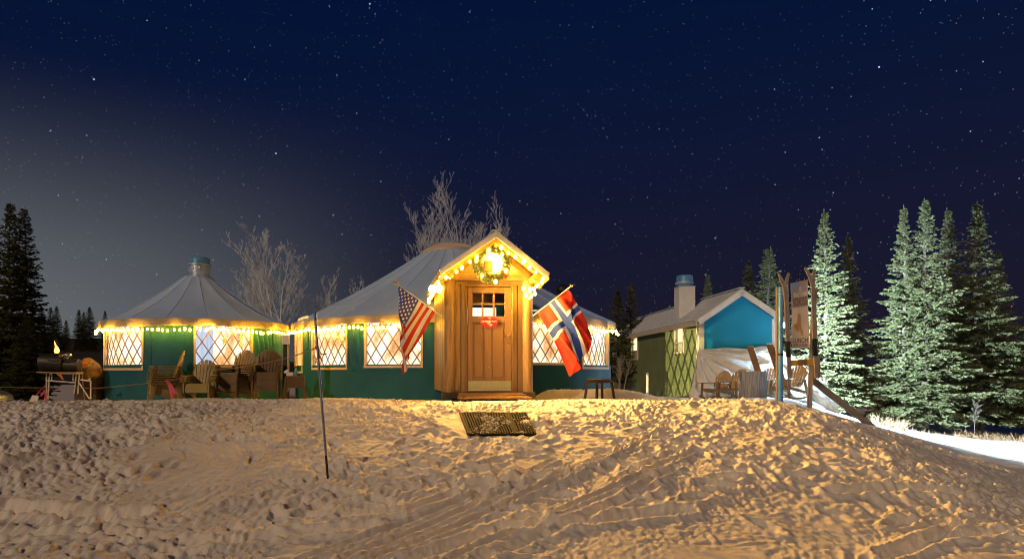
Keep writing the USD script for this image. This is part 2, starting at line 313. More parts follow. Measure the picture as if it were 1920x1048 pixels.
def spaced(a, b, step, far, grow=1.13):
    m = list(np.arange(a, b, step)); s, x = step, m[-1]
    while x < far: s *= grow; x += s; m.append(x)
    return m
def snow():
    xs = spaced(-7.4, 8.8, .0175, 220); neg = spaced(7.4, 7.405, .0175, 220)
    xs = np.array([-v for v in neg[::-1]] + xs)
    ys = spaced(4.7, 12.0, .0165, 330, 1.05); ys = np.array([-40., -12., -2., 1.5, 2.6, 3.3, 3.8, 4.15, 4.4, 4.58] + ys)
    X, Y = np.meshgrid(xs, ys, indexing='ij')
    Z = ground(X, Y)
    p = np.stack([X, Y, np.zeros_like(X)], -1)
    n = lambda s, sd, ax=1.0: meshkit.noise(p * np.array([s, s * ax, 1.]) + 50, sd)
    wx = (n(1.6, 90) - .5) * .5; p[..., 0] += wx; p[..., 1] += (n(1.6, 91) - .5) * .5
    big, mid = n(.55, 1), n(1.5, 2)
    b, c, d, e = n(3.6, 3, 1.25), n(8.5, 4, 1.2), n(18, 5), n(34, 6)
    packed = fade(n(.5, 8), .40, .62) * (1 - fade(Y, 7.5, 9.5))                         # skied smooth, lower down
    packed = np.maximum(packed, .85 * np.exp(-((X - .2 - .45 * (Y - 6)) / 1.3) ** 2) * (1 - fade(Y, 7.4, 8.8)))
    packed = np.maximum(packed, .6 * fade(Y, 10.6, 11.8))
    churn = 1 - .8 * packed
    left = .55 + .75 * (1 - fade(X, -1.5, 1.2)) * fade(Y, 6.6, 7.4) * (1 - .55 * fade(Y, 9.3, 10.4))
    lump = np.maximum(0, b - .5) * .07 + np.abs(c - .5) * .022 + (d - .5) * .030 + (e - .5) * .020
    from scipy.spatial import cKDTree                                                    # broken clods with crisp edges
    G_ = np.random.default_rng(12); nc = 62000; cx, cy = G_.uniform(-7.6, 9, nc), 4.6 + 8.2 * G_.random(nc) ** .85
    keep = meshkit.fbm(np.stack([cx * .9, cy * 1.1, cx * 0], 1), 3, 31) + .10 * (cx < 0) - .10 * ((cy < 7.2) & (cx > -1.5)) > .41
    cx, cy = cx[keep], cy[keep]; cr = np.exp(G_.normal(math.log(.026), .50, len(cx))).clip(.010, .085); ch = cr * G_.uniform(.25, .72, len(cx)) * np.where(cr > .05, .8, 1.)
    tree_ = cKDTree(np.stack([cx, cy], 1)); area = (X > -7.6) & (X < 9) & (Y > 4.6) & (Y < 12.6); Pq = np.stack([X[area], Y[area] * 1.15 - .15 * Y[area]], 1); clod = np.zeros(len(Pq))
    rag = 1 + 1.1 * (d[area] - .5) + .9 * (e[area] - .5)
    dd_, ii = tree_.query(Pq, k=3, distance_upper_bound=.12, workers=-1)
    for q in range(3):
        ok = np.isfinite(dd_[:, q]); i_ = ii[ok, q]; t_ = dd_[ok, q] / (cr[i_] * rag[ok]); clod[ok] = np.maximum(clod[ok], ch[i_] * np.maximum(0, 1 - t_ ** 2) ** np.where(i_ % 4 == 0, .55, 1.25))
    C_ = np.zeros_like(X); C_[area] = clod
    near = fade(Y, -1, 3) * (1 - fade(Y, 30, 60))
    mx, my = (X - .98) / .62, (Y - 8.8) / .75; onmat = np.exp(-np.maximum(mx ** 8, my ** 8)); churn = churn * (1 - onmat); C_ *= (1 - onmat) * (1 - .85 * packed); packed = packed * (1 - onmat)
    Z += C_ + near * ((big - .5) * .08 + (mid - .5) * .05 * churn + churn * left * lump + .012 * (e - .5) + .3 * packed * (n(30, 12, .12) - .5) * .05)
    far = fade(X, 8, 11) * (1 - fade(Y, 35, 60)); Z += far * ((n(2.2, 21) - .5) * .12)
    lines = [([(640, 1044), (800, 985), (950, 925), (1130, 865), (1230, 815)], .022, .035), ([(690, 1046), (860, 985), (1010, 920), (1090, 885)], .022, .04),
             ([(760, 1046), (940, 990), (1100, 985), (1290, 960)], .05, .03), ([(870, 912), (1010, 899), (1060, 893)], .03, .045),
             ([(860, 905), (1000, 892), (1080, 886)], .02, .03), ([(1150, 910), (1240, 862), (1290, 838)], .025, .035), ([(1180, 928), (1270, 880)], .025, .03),
             ([(20, 890), (90, 858), (200, 828)], .10, .055), ([(0, 960), (120, 970), (260, 968)], .07, .06), ([(640, 968), (760, 960), (850, 930)], .03, .04),
             ([(1560, 925), (1700, 918), (1830, 938)], .05, .04), ([(1660, 1040), (1760, 1012), (1900, 1003)], .05, .04), ([(1740, 1012), (1800, 990)], .02, .03), ([(560, 1046), (700, 1000), (840, 950), (960, 905), (1040, 868)], .022, .03), ([(840, 1046), (1000, 985), (1140, 925), (1300, 850)], .02, .03), ([(900, 1046), (1060, 990), (1230, 915)], .04, .025), ([(300, 1020), (520, 1000), (700, 985)], .05, .03), ([(0, 1010), (200, 1000), (400, 1012)], .04, .03)]
    m = (Y > 4) & (Y < 13) & (np.abs(X) < 10)
    Z[m] += tracks(X[m], Y[m], lines)
    for k in range(520):                                                                  # boot prints
        q = rng.random(); bx, by = (rng.uniform(-6.5, 7.5), rng.uniform(6.0, 11.2)) if q < .5 else (rng.uniform(-1.0, 6), rng.uniform(7.0, 11.5))
        i0, i1 = np.searchsorted(xs, [bx - .4, bx + .4]); j0, j1 = np.searchsorted(ys, [by - .4, by + .4])
        x_, y_ = X[i0:i1, j0:j1] - bx, Y[i0:i1, j0:j1] - by; a = rng.uniform(0, 6.3)
        u, v = x_ * math.cos(a) + y_ * math.sin(a), -x_ * math.sin(a) + y_ * math.cos(a)
        r = np.sqrt((u / .15) ** 2 + (v / .065) ** 2)
        Z[i0:i1, j0:j1] += rng.uniform(.4, 1.) * (-.036 * (1 - fade(r, .6, 1.15)) + .016 * np.exp(-((r - 1.5) / .35) ** 2) * (.3 + n(9, 5)[i0:i1, j0:j1] if False else 1))
    v, f = grid(np.stack([X, Y, Z], -1))
    solo('snow_ground', (v, f), 'snow', None, None, kind='structure', smooth=True)
snow()

# dark brushy hill far behind, on the left
def hill():
    a = np.linspace(math.radians(-62), math.radians(55), 160); r = np.linspace(95, 330, 26)
    A, R = np.meshgrid(a, r, indexing='ij')
    h = -2 + 13 * fade(R, 95, 250) * (1 - .72 * fade(A, math.radians(-22), math.radians(-8)))
    h += (meshkit.fbm(np.stack([A * 14, R * .03, R * 0], -1), 4) - .5) * 9 * fade(R, 100, 200)
    solo('hills', grid(np.stack([R * np.sin(A), R * np.cos(A), h], -1)[::-1]), 'hill_brush', None, None, kind='structure', smooth=True)
hill()

# ------------------------------------------------------------------ the two yurts
def ray_angle(px, C, R):                                       # where a pixel column meets the round wall: angle 0 faces the camera
    k = (px - PX) / F; a, b, c = k * k + 1, -2 * (k * C[0] + C[1]), C[0] ** 2 + C[1] ** 2 - R * R
    q = b * b - 4 * a * c; t = (-b - math.sqrt(max(q, 0))) / (2 * a)
    return math.atan2(k * t - C[0], C[1] - t)
def on(C, r, a, z): return np.stack(np.broadcast_arrays(C[0] + r * np.sin(a), C[1] - r * np.cos(a), z), -1)
def depth(C, r, a): return C[1] - r * math.cos(a)
class Yurt:
    def __init__(s, name, label, C, R, Rim, zrim, ztop, rtop, ngore, seed):
        s.C, s.R, s.Rim, s.zrim, s.ztop, s.rtop, s.seed = C, R, Rim, zrim, ztop, rtop, seed
        s.t = Thing(name, label, 'yurt', (C[0], C[1], -.45)); s.wins = []; s.ng = ngore
    def add(s, px0, px1, py0, py1, kind='glow', **k):
        a0, a1 = ray_angle(px0, s.C, s.R), ray_angle(px1, s.C, s.R); y = depth(s.C, s.R, (a0 + a1) / 2)
        s.wins.append(dict(a0=a0, a1=a1, z0=at(0, py1, y)[2], z1=at(0, py0, y)[2], kind=kind, **k))
    def build(s):
        C, R = s.C, s.R; zb, zt = -.5, s.zrim - .06
        A = np.unique(np.concatenate([np.linspace(-math.pi, math.pi, 420)] + [[w['a0'], w['a1']] for w in s.wins]))
        Zs = np.unique(np.concatenate([np.linspace(.62, zt, 22)] + [[w['z0'], w['z1']] for w in s.wins]))
        AA, ZZ = np.meshgrid(A, Zs, indexing='ij')
        arc = AA * R
        fold = .034 * (meshkit.noise(np.stack([arc * 4.5, ZZ * .7, arc * 0 + s.seed], -1), 3) - .5) + .018 * (meshkit.noise(np.stack([arc * 11 + ZZ * 1.3, ZZ * .8, arc * 0], -1), 5) - .5)
        gather = .9 * np.exp(-((arc - s.gat[0]) / s.gat[1]) ** 2)                    # where the canvas is drawn together
        fold += gather * .055 * np.sin(arc * 34 + ZZ * 5.5 + 3 * meshkit.noise(np.stack([arc * 3, ZZ, arc * 0], -1), 9))
        v, f = grid(on(C, R + fold, AA, ZZ))
        mid = v[f].mean(1); am = np.arctan2(mid[:, 0] - C[0], C[1] - mid[:, 1]); keep = np.ones(len(f), bool)
        for w in s.wins: keep &= ~((am > w['a0']) & (am < w['a1']) & (mid[:, 2] > w['z0']) & (mid[:, 2] < w['z1']))
        s.t.part('wall', sheet((v, f[keep][:, ::-1]), .012), 'teal_canvas', True, smooth=True)
        A2 = np.linspace(-math.pi, math.pi, 361); Z2 = np.linspace(zb, .66, 9); AA, ZZ = np.meshgrid(A2, Z2, indexing='ij')
        fold = .015 + .018 * (meshkit.noise(np.stack([AA * R * 3, ZZ * 2, AA * 0], -1), 13) - .5) + .012 * fade(ZZ, .63, .66)
        v, f = grid(on(C, R + fold, AA, ZZ)); s.t.part('wall_skirt', sheet((v, f[:, ::-1]), .01), 'teal_skirt', True, smooth=True)
        # roof of sewn gores
        r = np.linspace(s.rtop, s.Rim, 18)
        for g in range(s.ng):
            a0, a1 = -math.pi + g * 2 * math.pi / s.ng, -math.pi + (g + 1) * 2 * math.pi / s.ng
            a = np.linspace(a0, a1, 9); AA, RR = np.meshgrid(a, r, indexing='ij')
            z = s.ztop + (s.zrim - s.ztop) * (RR - s.rtop) / (s.Rim - s.rtop)
            sag = np.sin(np.linspace(0, math.pi, 9))[:, None] * np.sin(np.clip((RR - s.rtop) / (s.Rim - s.rtop), 0, 1) * math.pi) * .035
            z = z - sag - .10 * np.sin((RR - s.rtop) / (s.Rim - s.rtop) * math.pi) + (meshkit.noise(np.stack([AA * 7, RR * 1.6, AA * 0 + g], -1), 4) - .5) * .02 * np.sin(np.linspace(0, math.pi, 9))[:, None]
            v, f = grid(on(C, RR, AA, z)); s.t.part('roof_panel', sheet((v, f[:, ::-1]), .012), 'roof_canvas_dark' if (g * 7 + s.seed) % 5 in (0, 2) else 'roof_canvas', True, smooth=True)
            sv = on(C, r, np.full_like(r, a0), s.ztop + (s.zrim - s.ztop) * (r - s.rtop) / (s.Rim - s.rtop) - .10 * np.sin((r - s.rtop) / (s.Rim - s.rtop) * math.pi) + .004)
            s.t.part('roof_seam', tube(sv, .008, 5), 'roof_canvas_dark', True)
        # scalloped valance under the rim
        A3 = np.linspace(-math.pi, math.pi, 900); T = np.linspace(0, 1, 8); AA, TT = np.meshgrid(A3, T, indexing='ij')
        arc = AA * s.Rim
        wav = .035 * np.sin(arc * 7.3 + 2 * meshkit.noise(np.stack([arc * .8, arc * 0, arc * 0], -1), 2) * 3) + .03 * (meshkit.noise(np.stack([arc * 5, TT * 2, arc * 0], -1), 6) - .5)
        drop = .17 + .035 * (meshkit.noise(np.stack([arc * 2.1, arc * 0, arc * 0], -1), 17) - .3) + .02 * np.abs(np.sin(arc * 3.1))
        v, f = grid(on(C, s.Rim + .01 + wav * TT + .02 * TT, AA, s.zrim + .004 - TT * drop)); s.t.part('valance', sheet((v, f[:, ::-1]), .006), 'valance_canvas', True, smooth=True)
        v, f = grid(on(C, *np.meshgrid(np.linspace(R - .02, s.Rim, 3), np.linspace(-math.pi, math.pi, 120)), s.zrim - .03)); s.t.part('soffit', (v, f), 'valance_canvas', True)
        # vertical seams of the wall
        for k in range(18 if R > 3 else 10):
            a = -1.6 + k * 3.2 / (17 if R > 3 else 9)
            if any(w['a0'] - .03 < a < w['a1'] + .03 for w in s.wins): continue
            z = np.linspace(.62, zt, 6); s.t.part('wall_seam', tube(on(C, R + .012, np.full(6, a), z), .014, 5), 'teal_skirt', True)
        for w in s.wins: s.window(w)
    def window(s, w):
        C, R, t = s.C, s.R, s.t; a0, a1, z0, z1 = w['a0'], w['a1'], w['z0'], w['z1']; fr = .045; da = fr / R
        def strip(b0, b1, y0, y1, r0, r1):
            a = np.linspace(b0, b1, 14 if b1 - b0 > .05 else 2)
            ring = np.stack([on(C, r1, a, y0), on(C, r1, a, y1), on(C, r0, a, y1), on(C, r0, a, y0), on(C, r1, a, y0)], 1)
            m = grid(ring); e0 = (ring[0, :4], np.array([[0, 1, 2], [0, 2, 3]])); e1 = (ring[-1, :4], np.array([[2, 1, 0], [3, 2, 0]])); return cat([m, e0, e1])
        fm = cat([strip(a0 - da, a1 + da, z1, z1 + fr, R - .05, R + .035), strip(a0 - da, a1 + da, z0 - fr * 1.2, z0, R - .05, R + .045),
                  strip(a0 - da, a0, z0, z1, R - .05, R + .04), strip(a1, a1 + da, z0, z1, R - .05, R + .04)])
        win = t.part('window', fm, 'frame_trim', True, smooth=30)
        a = np.linspace(a0, a1, 20); AA, ZZ = np.meshgrid(a, np.linspace(z0, z1, 4), indexing='ij')
        v, f = grid(on(C, R + .012, AA, ZZ)); t.part('pane', (v, f[:, ::-1]), 'pane', True, smooth=True, under=win)
        if w['kind'] != 'open':
            m = .30 if w['kind'] == 'curtain' else .20; AA, ZZ = np.meshgrid(np.linspace(a0 - m / R, a1 + m / R, 24), np.linspace(z0 - m, z1 + m, 8), indexing='ij')
            v, f = grid(on(C, R - (.05 if w['kind'] == 'curtain' else .090) + (.010 * np.sin(AA * R * 40) if w['kind'] == 'curtain' else 0), AA, ZZ)); t.part('lit_drape', (v, f[:, ::-1]), 'curtain_glow' if w['kind'] == 'curtain' else 'window_glow', True, smooth=True, under=win)
        if w['kind'] == 'curtain': return
        if w.get('pale'):
            b = a0 + (a1 - a0) * w['pale']; AA, ZZ = np.meshgrid(np.linspace(a0, b, 40), np.linspace(z0, z1, 4), indexing='ij')
            v, f = grid(on(C, R - .068 + .010 * np.sin(AA * R * 45), AA, ZZ)); t.part('curtain', (v, f[:, ::-1]), 'pale_curtain', True, smooth=True, under=win)
        W, H = (a1 - a0) * R, z1 - z0; sp, slope = w.get('sp', .30), w.get('slope', 1.45)          # crossing laths of the wall frame
        for sg in (1, -1):
            rr = R - .035 - (.014 if sg > 0 else 0)
            c = -H / slope - sp * (.4 + .2 * sg)
            while c < W + H / slope:
                u0, u1 = (c, c + H / slope) if sg > 0 else (c + H / slope, c)
                y0, y1 = 0., H
                (ua, ya), (ub, yb) = sorted([(u0, y0), (u1, y1)])
                lo, hi = max(ua, 0), min(ub, W)
                if hi - lo > .04:
                    u = np.linspace(lo, hi, 6); y = ya + (yb - ya) * (u - ua) / (ub - ua)
                    hw = w.get('lw', .0125) * math.hypot(1, slope) / 1.0
                    top = on(C, rr, a0 + u / R, np.minimum(z0 + y + hw, z1)); bot = on(C, rr, a0 + u / R, np.maximum(z0 + y - hw, z0))
                    t.part('lattice_lath', sheet(grid(np.stack([top, bot], 1)), .010), 'lattice_wood', True, under=win)
                c += sp
C1, C2 = np.array([1.31, 19.8]), np.array([-5.62, 18.45])
big = Yurt('main_yurt', 'large round teal canvas yurt with grey roof, peach dome and several lit lattice windows', C1, 4.42, 4.57, 1.79, 3.95, .76, 28, 3)
big.gat = (ray_angle(668, C1, 4.42) * 4.42, .25)
big.add(546, 568, 617, 696, 'curtain'); big.add(588, 650, 609, 689, sp=.27); big.add(687, 790, 599, 685, sp=.29); big.add(997, 1063, 598, 680, sp=.29)
big.add(1092, 1138, 607, 688, sp=.29); big.wins.append(dict(a0=1.84, a1=2.12, z0=.62, z1=1.60, kind='open', sp=.25, lw=.021)); big.build()
small = Yurt('small_yurt', 'smaller round teal canvas yurt with steel roof vent and two star-hung windows', C2, 2.30, 2.44, 1.75, 3.05, .33, 16, 1)
small.gat = (ray_angle(500, C2, 2.3) * 2.3, .42)
small.add(197, 267, 610, 690, sp=.27); small.add(367, 470, 611, 686, sp=.30, pale=.30); small.build()
t = big.t
z = np.linspace(0, math.pi / 2, 8); t.part('roof_dome', lathe([(.80 * math.cos(q), 3.93 + .27 * math.sin(q)) for q in z], 32, (C1[0], C1[1], 0)), 'dome_glow', True, smooth=True)
t.part('dome_ring', lathe([(.74, 3.90), (.84, 3.90), (.84, 3.97), (.80, 3.985)], 32, (C1[0], C1[1], 0)), 'frame_trim', True, smooth=30)
pp = at(1055, 0, 20.6)[:2]
st = t.part('stovepipe', lathe([(.11, 2.0), (.11, 2.95)], 16, (*pp, 0)), 'black_iron', True, smooth=30)
t.part('pipe_cap', cat([lathe([(0, 3.14), (.10, 3.12), (.20, 3.04), (.20, 2.93), (.18, 2.92), (.18, 3.02)], 18, (*pp, 0)), lathe([(.13, 2.80), (.17, 2.80), (.17, 2.86), (.13, 2.86)], 18, (*pp, 0))]), 'black_iron', True, smooth=30, under=st)
t = small.t; cz = (C2[0] + .06, C2[1], 0)
vt = t.part('roof_vent', lathe([(.36, 3.00), (.36, 3.04), (.28, 3.05), (.28, 3.14), (.295, 3.15), (.295, 3.34), (.285, 3.36)], 32, cz), 'galvanised', True, smooth=35)
t.part('vent_collar', lathe([(.28, 3.34), (.33, 3.35), (.33, 3.39), (.25, 3.40), (.25, 3.42)], 32, cz), 'galvanised', True, smooth=35, under=vt)
t.part('vent_cap', lathe([(.235, 3.41), (.27, 3.42), (.27, 3.52), (.24, 3.56), (0, 3.58)], 32, cz), 'blue_steel', True, smooth=35, under=vt)
for k in range(3): t.part('vent_plate', box((cz[0] - .1 + .09 * k, cz[1] - .295, 3.27), (.05, .012, .07)), 'pale_metal', True, under=vt)
# lamp hanging inside the main yurt: its light leaves through the right-hand window
pl = Thing('pendant_lamp', 'bulb hanging inside the large yurt behind its rightmost window', 'lamp', (C1[0] + 1.2, C1[1] + .5, 1.35))
pl.part('bulb', ball((0, 0, 0), .016), 'pendant'); pl.part('cord', tube([(0, 0, .05), (0, 0, .7)], .006, 5), 'wire')
# star ornaments in the windows of the small yurt
def star(px, py, size, label, tilt):
    a = ray_angle(px, C2, 2.3); z = at(0, py, depth(C2, 2.3, a))[2]; pts = []
    for k in range(10):
        q = math.pi / 2 + k * math.pi / 5 + tilt; r = size if k % 2 == 0 else size * .42; pts.append((r * math.cos(q), r * math.sin(q)))
    m = move(rotz(prism(pts, -.008, .008), a), on(C2, 2.3 + .055, a, z)); solo('star_ornament', m, 'pale_metal', label, 'star', 'star ornaments in the small yurt windows')
star(212, 629, .07, 'small dark star in upper left corner of the left lattice window', .2); star(246, 624, .075, 'dark star in upper right of the left lattice window', .05)
star(420, 639, .105, 'largest star, hanging in the middle of the pale curtained window', .12); star(450, 646, .085, 'pale star low on the right side of the curtained window', -.1)
# electric post between the two yurts
g = at(537, 0, 15.7); gz = float(ground(g[0], g[1]))
t = Thing('utility_post', 'dark square wooden post with a white junction box between the two yurts', 'post', (g[0], g[1], gz))
t.part('post', box((0, 0, .70), (.13, .13, 1.5)), 'dark_timber'); t.part('junction_box', box((0, -.09, 1.37), (.16, .09, .21), .012), 'white_paint'); t.part('conduit', tube([(.05, -.09, 1.27), (.05, -.09, .2)], .014, 6), 'pale_metal')

# ------------------------------------------------------------------ entry porch
PO = np.array([1.62, 13.2, 0.]); PA = math.radians(2.5)
t = Thing('entry_porch', 'wooden log entry porch with brown panelled door under a metal gable roof', 'porch', PO, PA)
def lx(px): return (px - 917) / 97.0                            # photo column / row on the porch front, in metres
def lz(py): return EYE + (700 - py) / 97.0
zb = lz(735)
def log(x, y, r, z0, z1, name='log_post', seed=0):
    zz = np.linspace(z0, z1, 16); th = np.arange(14) * 2 * np.pi / 14
    rr = r * (1 + .10 * (meshkit.noise(np.stack(np.broadcast_arrays(np.cos(th)[None] * 1.5 + seed, zz[:, None] * 1.3, np.sin(th)[None] * 1.5), -1), seed) - .5) + .05 * (meshkit.noise(np.stack(np.broadcast_arrays(np.cos(th)[None] * 5, zz[:, None] * .7, np.sin(th)[None] * 5), -1), seed + 4) - .5))
    P = np.stack([x + rr * np.cos(th)[None], y + rr * np.sin(th)[None], np.broadcast_to(zz[:, None], rr.shape)], -1)
    m = grid(np.transpose(P, (1, 0, 2)), True); return t.part(name, m, 'log_wood', smooth=True)
log(lx(842), -.01, .108, zb, lz(524), seed=1); log(lx(990), -.01, .100, zb, lz(524), seed=2)
for k, yy in enumerate((.42, .86, 1.30, 1.74, 2.18)): log(lx(842), yy, .098, zb, lz(505), seed=10 + k)
for k, yy in enumerate((.42, .86, 1.30, 1.74, 2.18)): log(lx(990), yy, .098, zb, lz(505), seed=20 + k)
for s_ in (-1, 1):
    t.part('side_wall', box((lx(838 if s_ < 0 else 992), 1.2, (zb + lz(505)) / 2), (.10, 2.3, lz(505) - zb)), 'board_wood')
for x0, x1 in ((852, 863.5), (864, 875), (959.5, 970), (970.5, 981)):
    t.part('wall_board', box(((lx(x0) + lx(x1)) / 2, .02, (zb + lz(527)) / 2), (lx(x1) - lx(x0) - .004, .05, lz(527) - zb), .008), 'board_wood')
for k in range(2):
    t.part('door_jamb', box((lx((873.6, 960.2)[k]), -.012, (zb + lz(537)) / 2), (.026, .09, lz(537) - zb)), 'board_wood')
t.part('door_head', box((lx(917), -.01, lz(535.5)), (lx(961) - lx(873), .09, .035)), 'board_wood')
t.part('lintel_board', box((lx(917), .02, lz(530.5)), (lx(981) - lx(852), .055, .09), .008), 'board_wood')
t.part('tie_beam', move(rotz(tube([(-1.0, 0, 0), (0, 0, 0), (1.0, 0, 0)], .082, 14), 0), (lx(914), -.05, lz(519))), 'beam_wood', smooth=True)
# door
d0, d1, dz0, dz1 = lx(876), lx(958), lz(733), lz(538.5); yd = -.005
dw = []
cols = [(885.5, 903), (906, 924), (927.5, 946)]; rows = [(549.5, 569), (571.5, 593)]
xs = [d0] + [lx(v) for c in cols for v in c] + [d1]; zs = [dz0, lz(712), lz(605), lz(593), lz(571.5), lz(569), lz(549.5), dz1]
def solid(x0, x1, z0, z1, y=yd, th=.045, b=.003): return box(((x0 + x1) / 2, y, (z0 + z1) / 2), (x1 - x0, th, z1 - z0), b)
stiles = [solid(d0, lx(885.5), dz0, dz1), solid(lx(946), d1, dz0, dz1), solid(lx(885.5), lx(946), lz(549.5), dz1), solid(lx(885.5), lx(946), lz(605), lz(593)), solid(lx(885.5), lx(946), dz0, lz(712)),
          solid(lx(907.5), lx(920.5), lz(712), lz(605)), solid(lx(885.5), lx(946), lz(712), lz(605), yd + .012, .02)]
bars = [solid(lx(903), lx(906), lz(593), lz(549.5)), solid(lx(924), lx(927.5), lz(593), lz(549.5))] + [solid(lx(a), lx(b), lz(571.5), lz(569)) for a, b in cols]
door = t.part('door', cat(stiles + bars), 'door_wood')
for x0, x1 in ((885.5, 907.5), (920.5, 946)):
    t.part('door_panel', box(((lx(x0) + lx(x1)) / 2, yd - .006, (lz(710) + lz(607)) / 2), (lx(x1) - lx(x0) - .06, .022, lz(607) - lz(710) - .06), .012), 'door_wood', under=door)
for c in cols:
    for r in rows:
        x0, x1, z0, z1 = lx(c[0]), lx(c[1]), lz(r[1]), lz(r[0])
        t.part('pane', box(((x0 + x1) / 2, yd, (z0 + z1) / 2), (x1 - x0, .006, z1 - z0), .001), 'pane', under=door)
t.part('kick_plate', box((lx(917.5), yd - .027, lz(721)), (lx(958) - lx(877), .004, lz(714) - lz(728)), .001), 'kick_steel', under=door)
t.part('door_sweep', box((lx(917.5), yd - .03, lz(731)), (lx(958) - lx(877), .012, .035), .004), 'pale_metal', under=door)
k = t.part('door_knob', cat([ball((lx(952), yd - .085, lz(631)), .033, 2, (1, .8, 1)), rotx(lathe([(.036, 0), (.036, .008), (.02, .012), (.015, .06)], 18), math.pi / 2)]) if False else cat([ball((lx(952), yd - .085, lz(631)), .033, 2, (1, .8, 1)), move(rotx(lathe([(0, .0), (.038, 0), (.036, .010), (.016, .014), (.014, .07)], 18), math.pi / 2), (lx(952), yd - .022, lz(631)))]), 'brass', smooth=40, under=door)
t.part('deadbolt', move(rotx(lathe([(.030, 0), (.030, .016), (.014, .022), (0, .023)], 18), math.pi / 2), (lx(952.5), yd - .022, lz(645.5))), 'brass', smooth=40, under=door)
t.part('strike_plate', box((lx(945.5), yd - .024, lz(630.5)), (.018, .006, .05), .001), 'brass', under=door)
t.part('peephole', ball((lx(916), yd - .028, lz(689)), .012, 1), 'pale_metal', under=door)
for py in (556, 628, 700): t.part('hinge', box((lx(876), yd - .026, lz(py)), (.018, .01, .09), .002), 'brass', under=door)
# what shows behind the door's panes: a lit room with a dark beam and a blue jacket
t.part('room_back', box((lx(912), .55, lz(588)), (.75, .02, .34)), 'door_glow'); t.part('room_shelf', box((lx(915), .40, lz(558)), (.9, .04, .22)), 'lattice_wood'); t.part('room_rail', box((lx(915), .32, lz(566)), (.8, .03, .05)), 'frame_trim')
t.part('hanging_jacket', sheet(grid(np.array([[[lx(934) + u * .22, .22 + .03 * math.sin(u * 9), lz(565) - v * .4] for v in (0, .5, 1)] for u in np.linspace(0, 1, 8)])), .02), 'teal_canvas', smooth=True)
# skirt under the porch
for px in (832, 998): pass
t.part('skirt_beam', box((lx(915.5), .03, lz(740.5)), (lx(1003) - lx(829), .30, .125), .01), 'dark_timber')
# gable
pk, el, er = 3.10, (-1.0, 2.39), (1.01, 2.34); xk = .04; yf = -.55
in_pk = lz(447)
t.part('gable_panel', prism([(lx(846), lz(520)), (lx(989), lz(520)), (xk, lz(452))], .015, .05), 'gable_canvas')
def slope_piece(x0, z0, x1, z1, dz, th, y0, y1, name, material, b=.006):                       # a board along the roof slope
    p0, p1 = np.array([x0, 0, z0 + dz]), np.array([x1, 0, z1 + dz]); d = p1 - p0; l = np.linalg.norm(d); d /= l; n_ = np.array([-d[2], 0, d[0]]); n_ = n_ if n_[2] > 0 else -n_
    v, f = box((0, 0, 0), (l, y1 - y0, th), b); B = np.array([d, [0, 1, 0], n_ if np.cross(d, [0, 1, 0]) @ n_ > 0 else n_]);
    if np.linalg.det(B) < 0: f = f[:, ::-1]
    return t.part(name, (v @ B + (p0 + p1) / 2 + np.array([0, (y0 + y1) / 2, 0]), f), material)
for (ex, ez), sgn in ((el, -1), (er, 1)):
    L0 = (xk, pk, ex, ez)
    slope_piece(*L0, -.02, .030, yf, 4.7, 'roof_sheet', 'roof_metal'); slope_piece(*L0, -.062, .045, yf + .03, 4.6, 'roof_deck', 'beam_wood')
    slope_piece(xk, pk, ex, ez, -.075, .105, yf - .035, yf - .006, 'rake_trim', 'roof_metal')
    slope_piece(xk, pk, ex, ez, -.215, .12, -.14, .0, 'rafter', 'beam_wood')
    slope_piece(xk, pk, ex, ez, -.165, .09, yf + .05, yf + .11, 'rafter', 'beam_wood')
    p0, p1 = np.array([ex, yf - .03, ez - .085]), np.array([ex, 3.4, ez - .085]); t.part('eave_fascia', beam(p0, p1, .03, .15), 'cream_trim')
    t.part('eave_purlin', tube([(ex - sgn * .20, yf + .03, ez - .16 + .06), (ex - sgn * .20, 1.2, ez - .10)], .075, 12), 'beam_wood', smooth=True)
t.part('ridge_cap', cat([beam((xk, yf, pk + .005), (xk, 4.7, pk + .005), .16, .02)]), 'roof_metal')
t.part('gable_block', box((lx(914.5), -.06, lz(500)), (.17, .09, .20), .01), 'beam_wood')
# step in front of the door
sp_ = Thing('door_step', 'worn snowy wooden plank ramp before the porch door', 'step', PO + np.array([0, -.3, 0]), PA)
ty = lz(736.5)
for k in range(4):
    y0, y1 = -.16 - .13 * k, -.16 - .13 * (k + 1) + .008; q0, q1 = ty - .022 * k, ty - .022 * (k + 1); w0 = 1.22 + .05 * k
    sp_.part('plank', move(box((0, 0, 0), (w0, .122, .035), .006), (lx(918), (y0 + y1) / 2 + .3, (q0 + q1) / 2 + .0)), 'step_wood')
for s_ in (-1, 1): sp_.part('step_side', box((lx(918) + s_ * .55, -.10, ty - .10), (.05, .42, .12)), 'dark_timber')
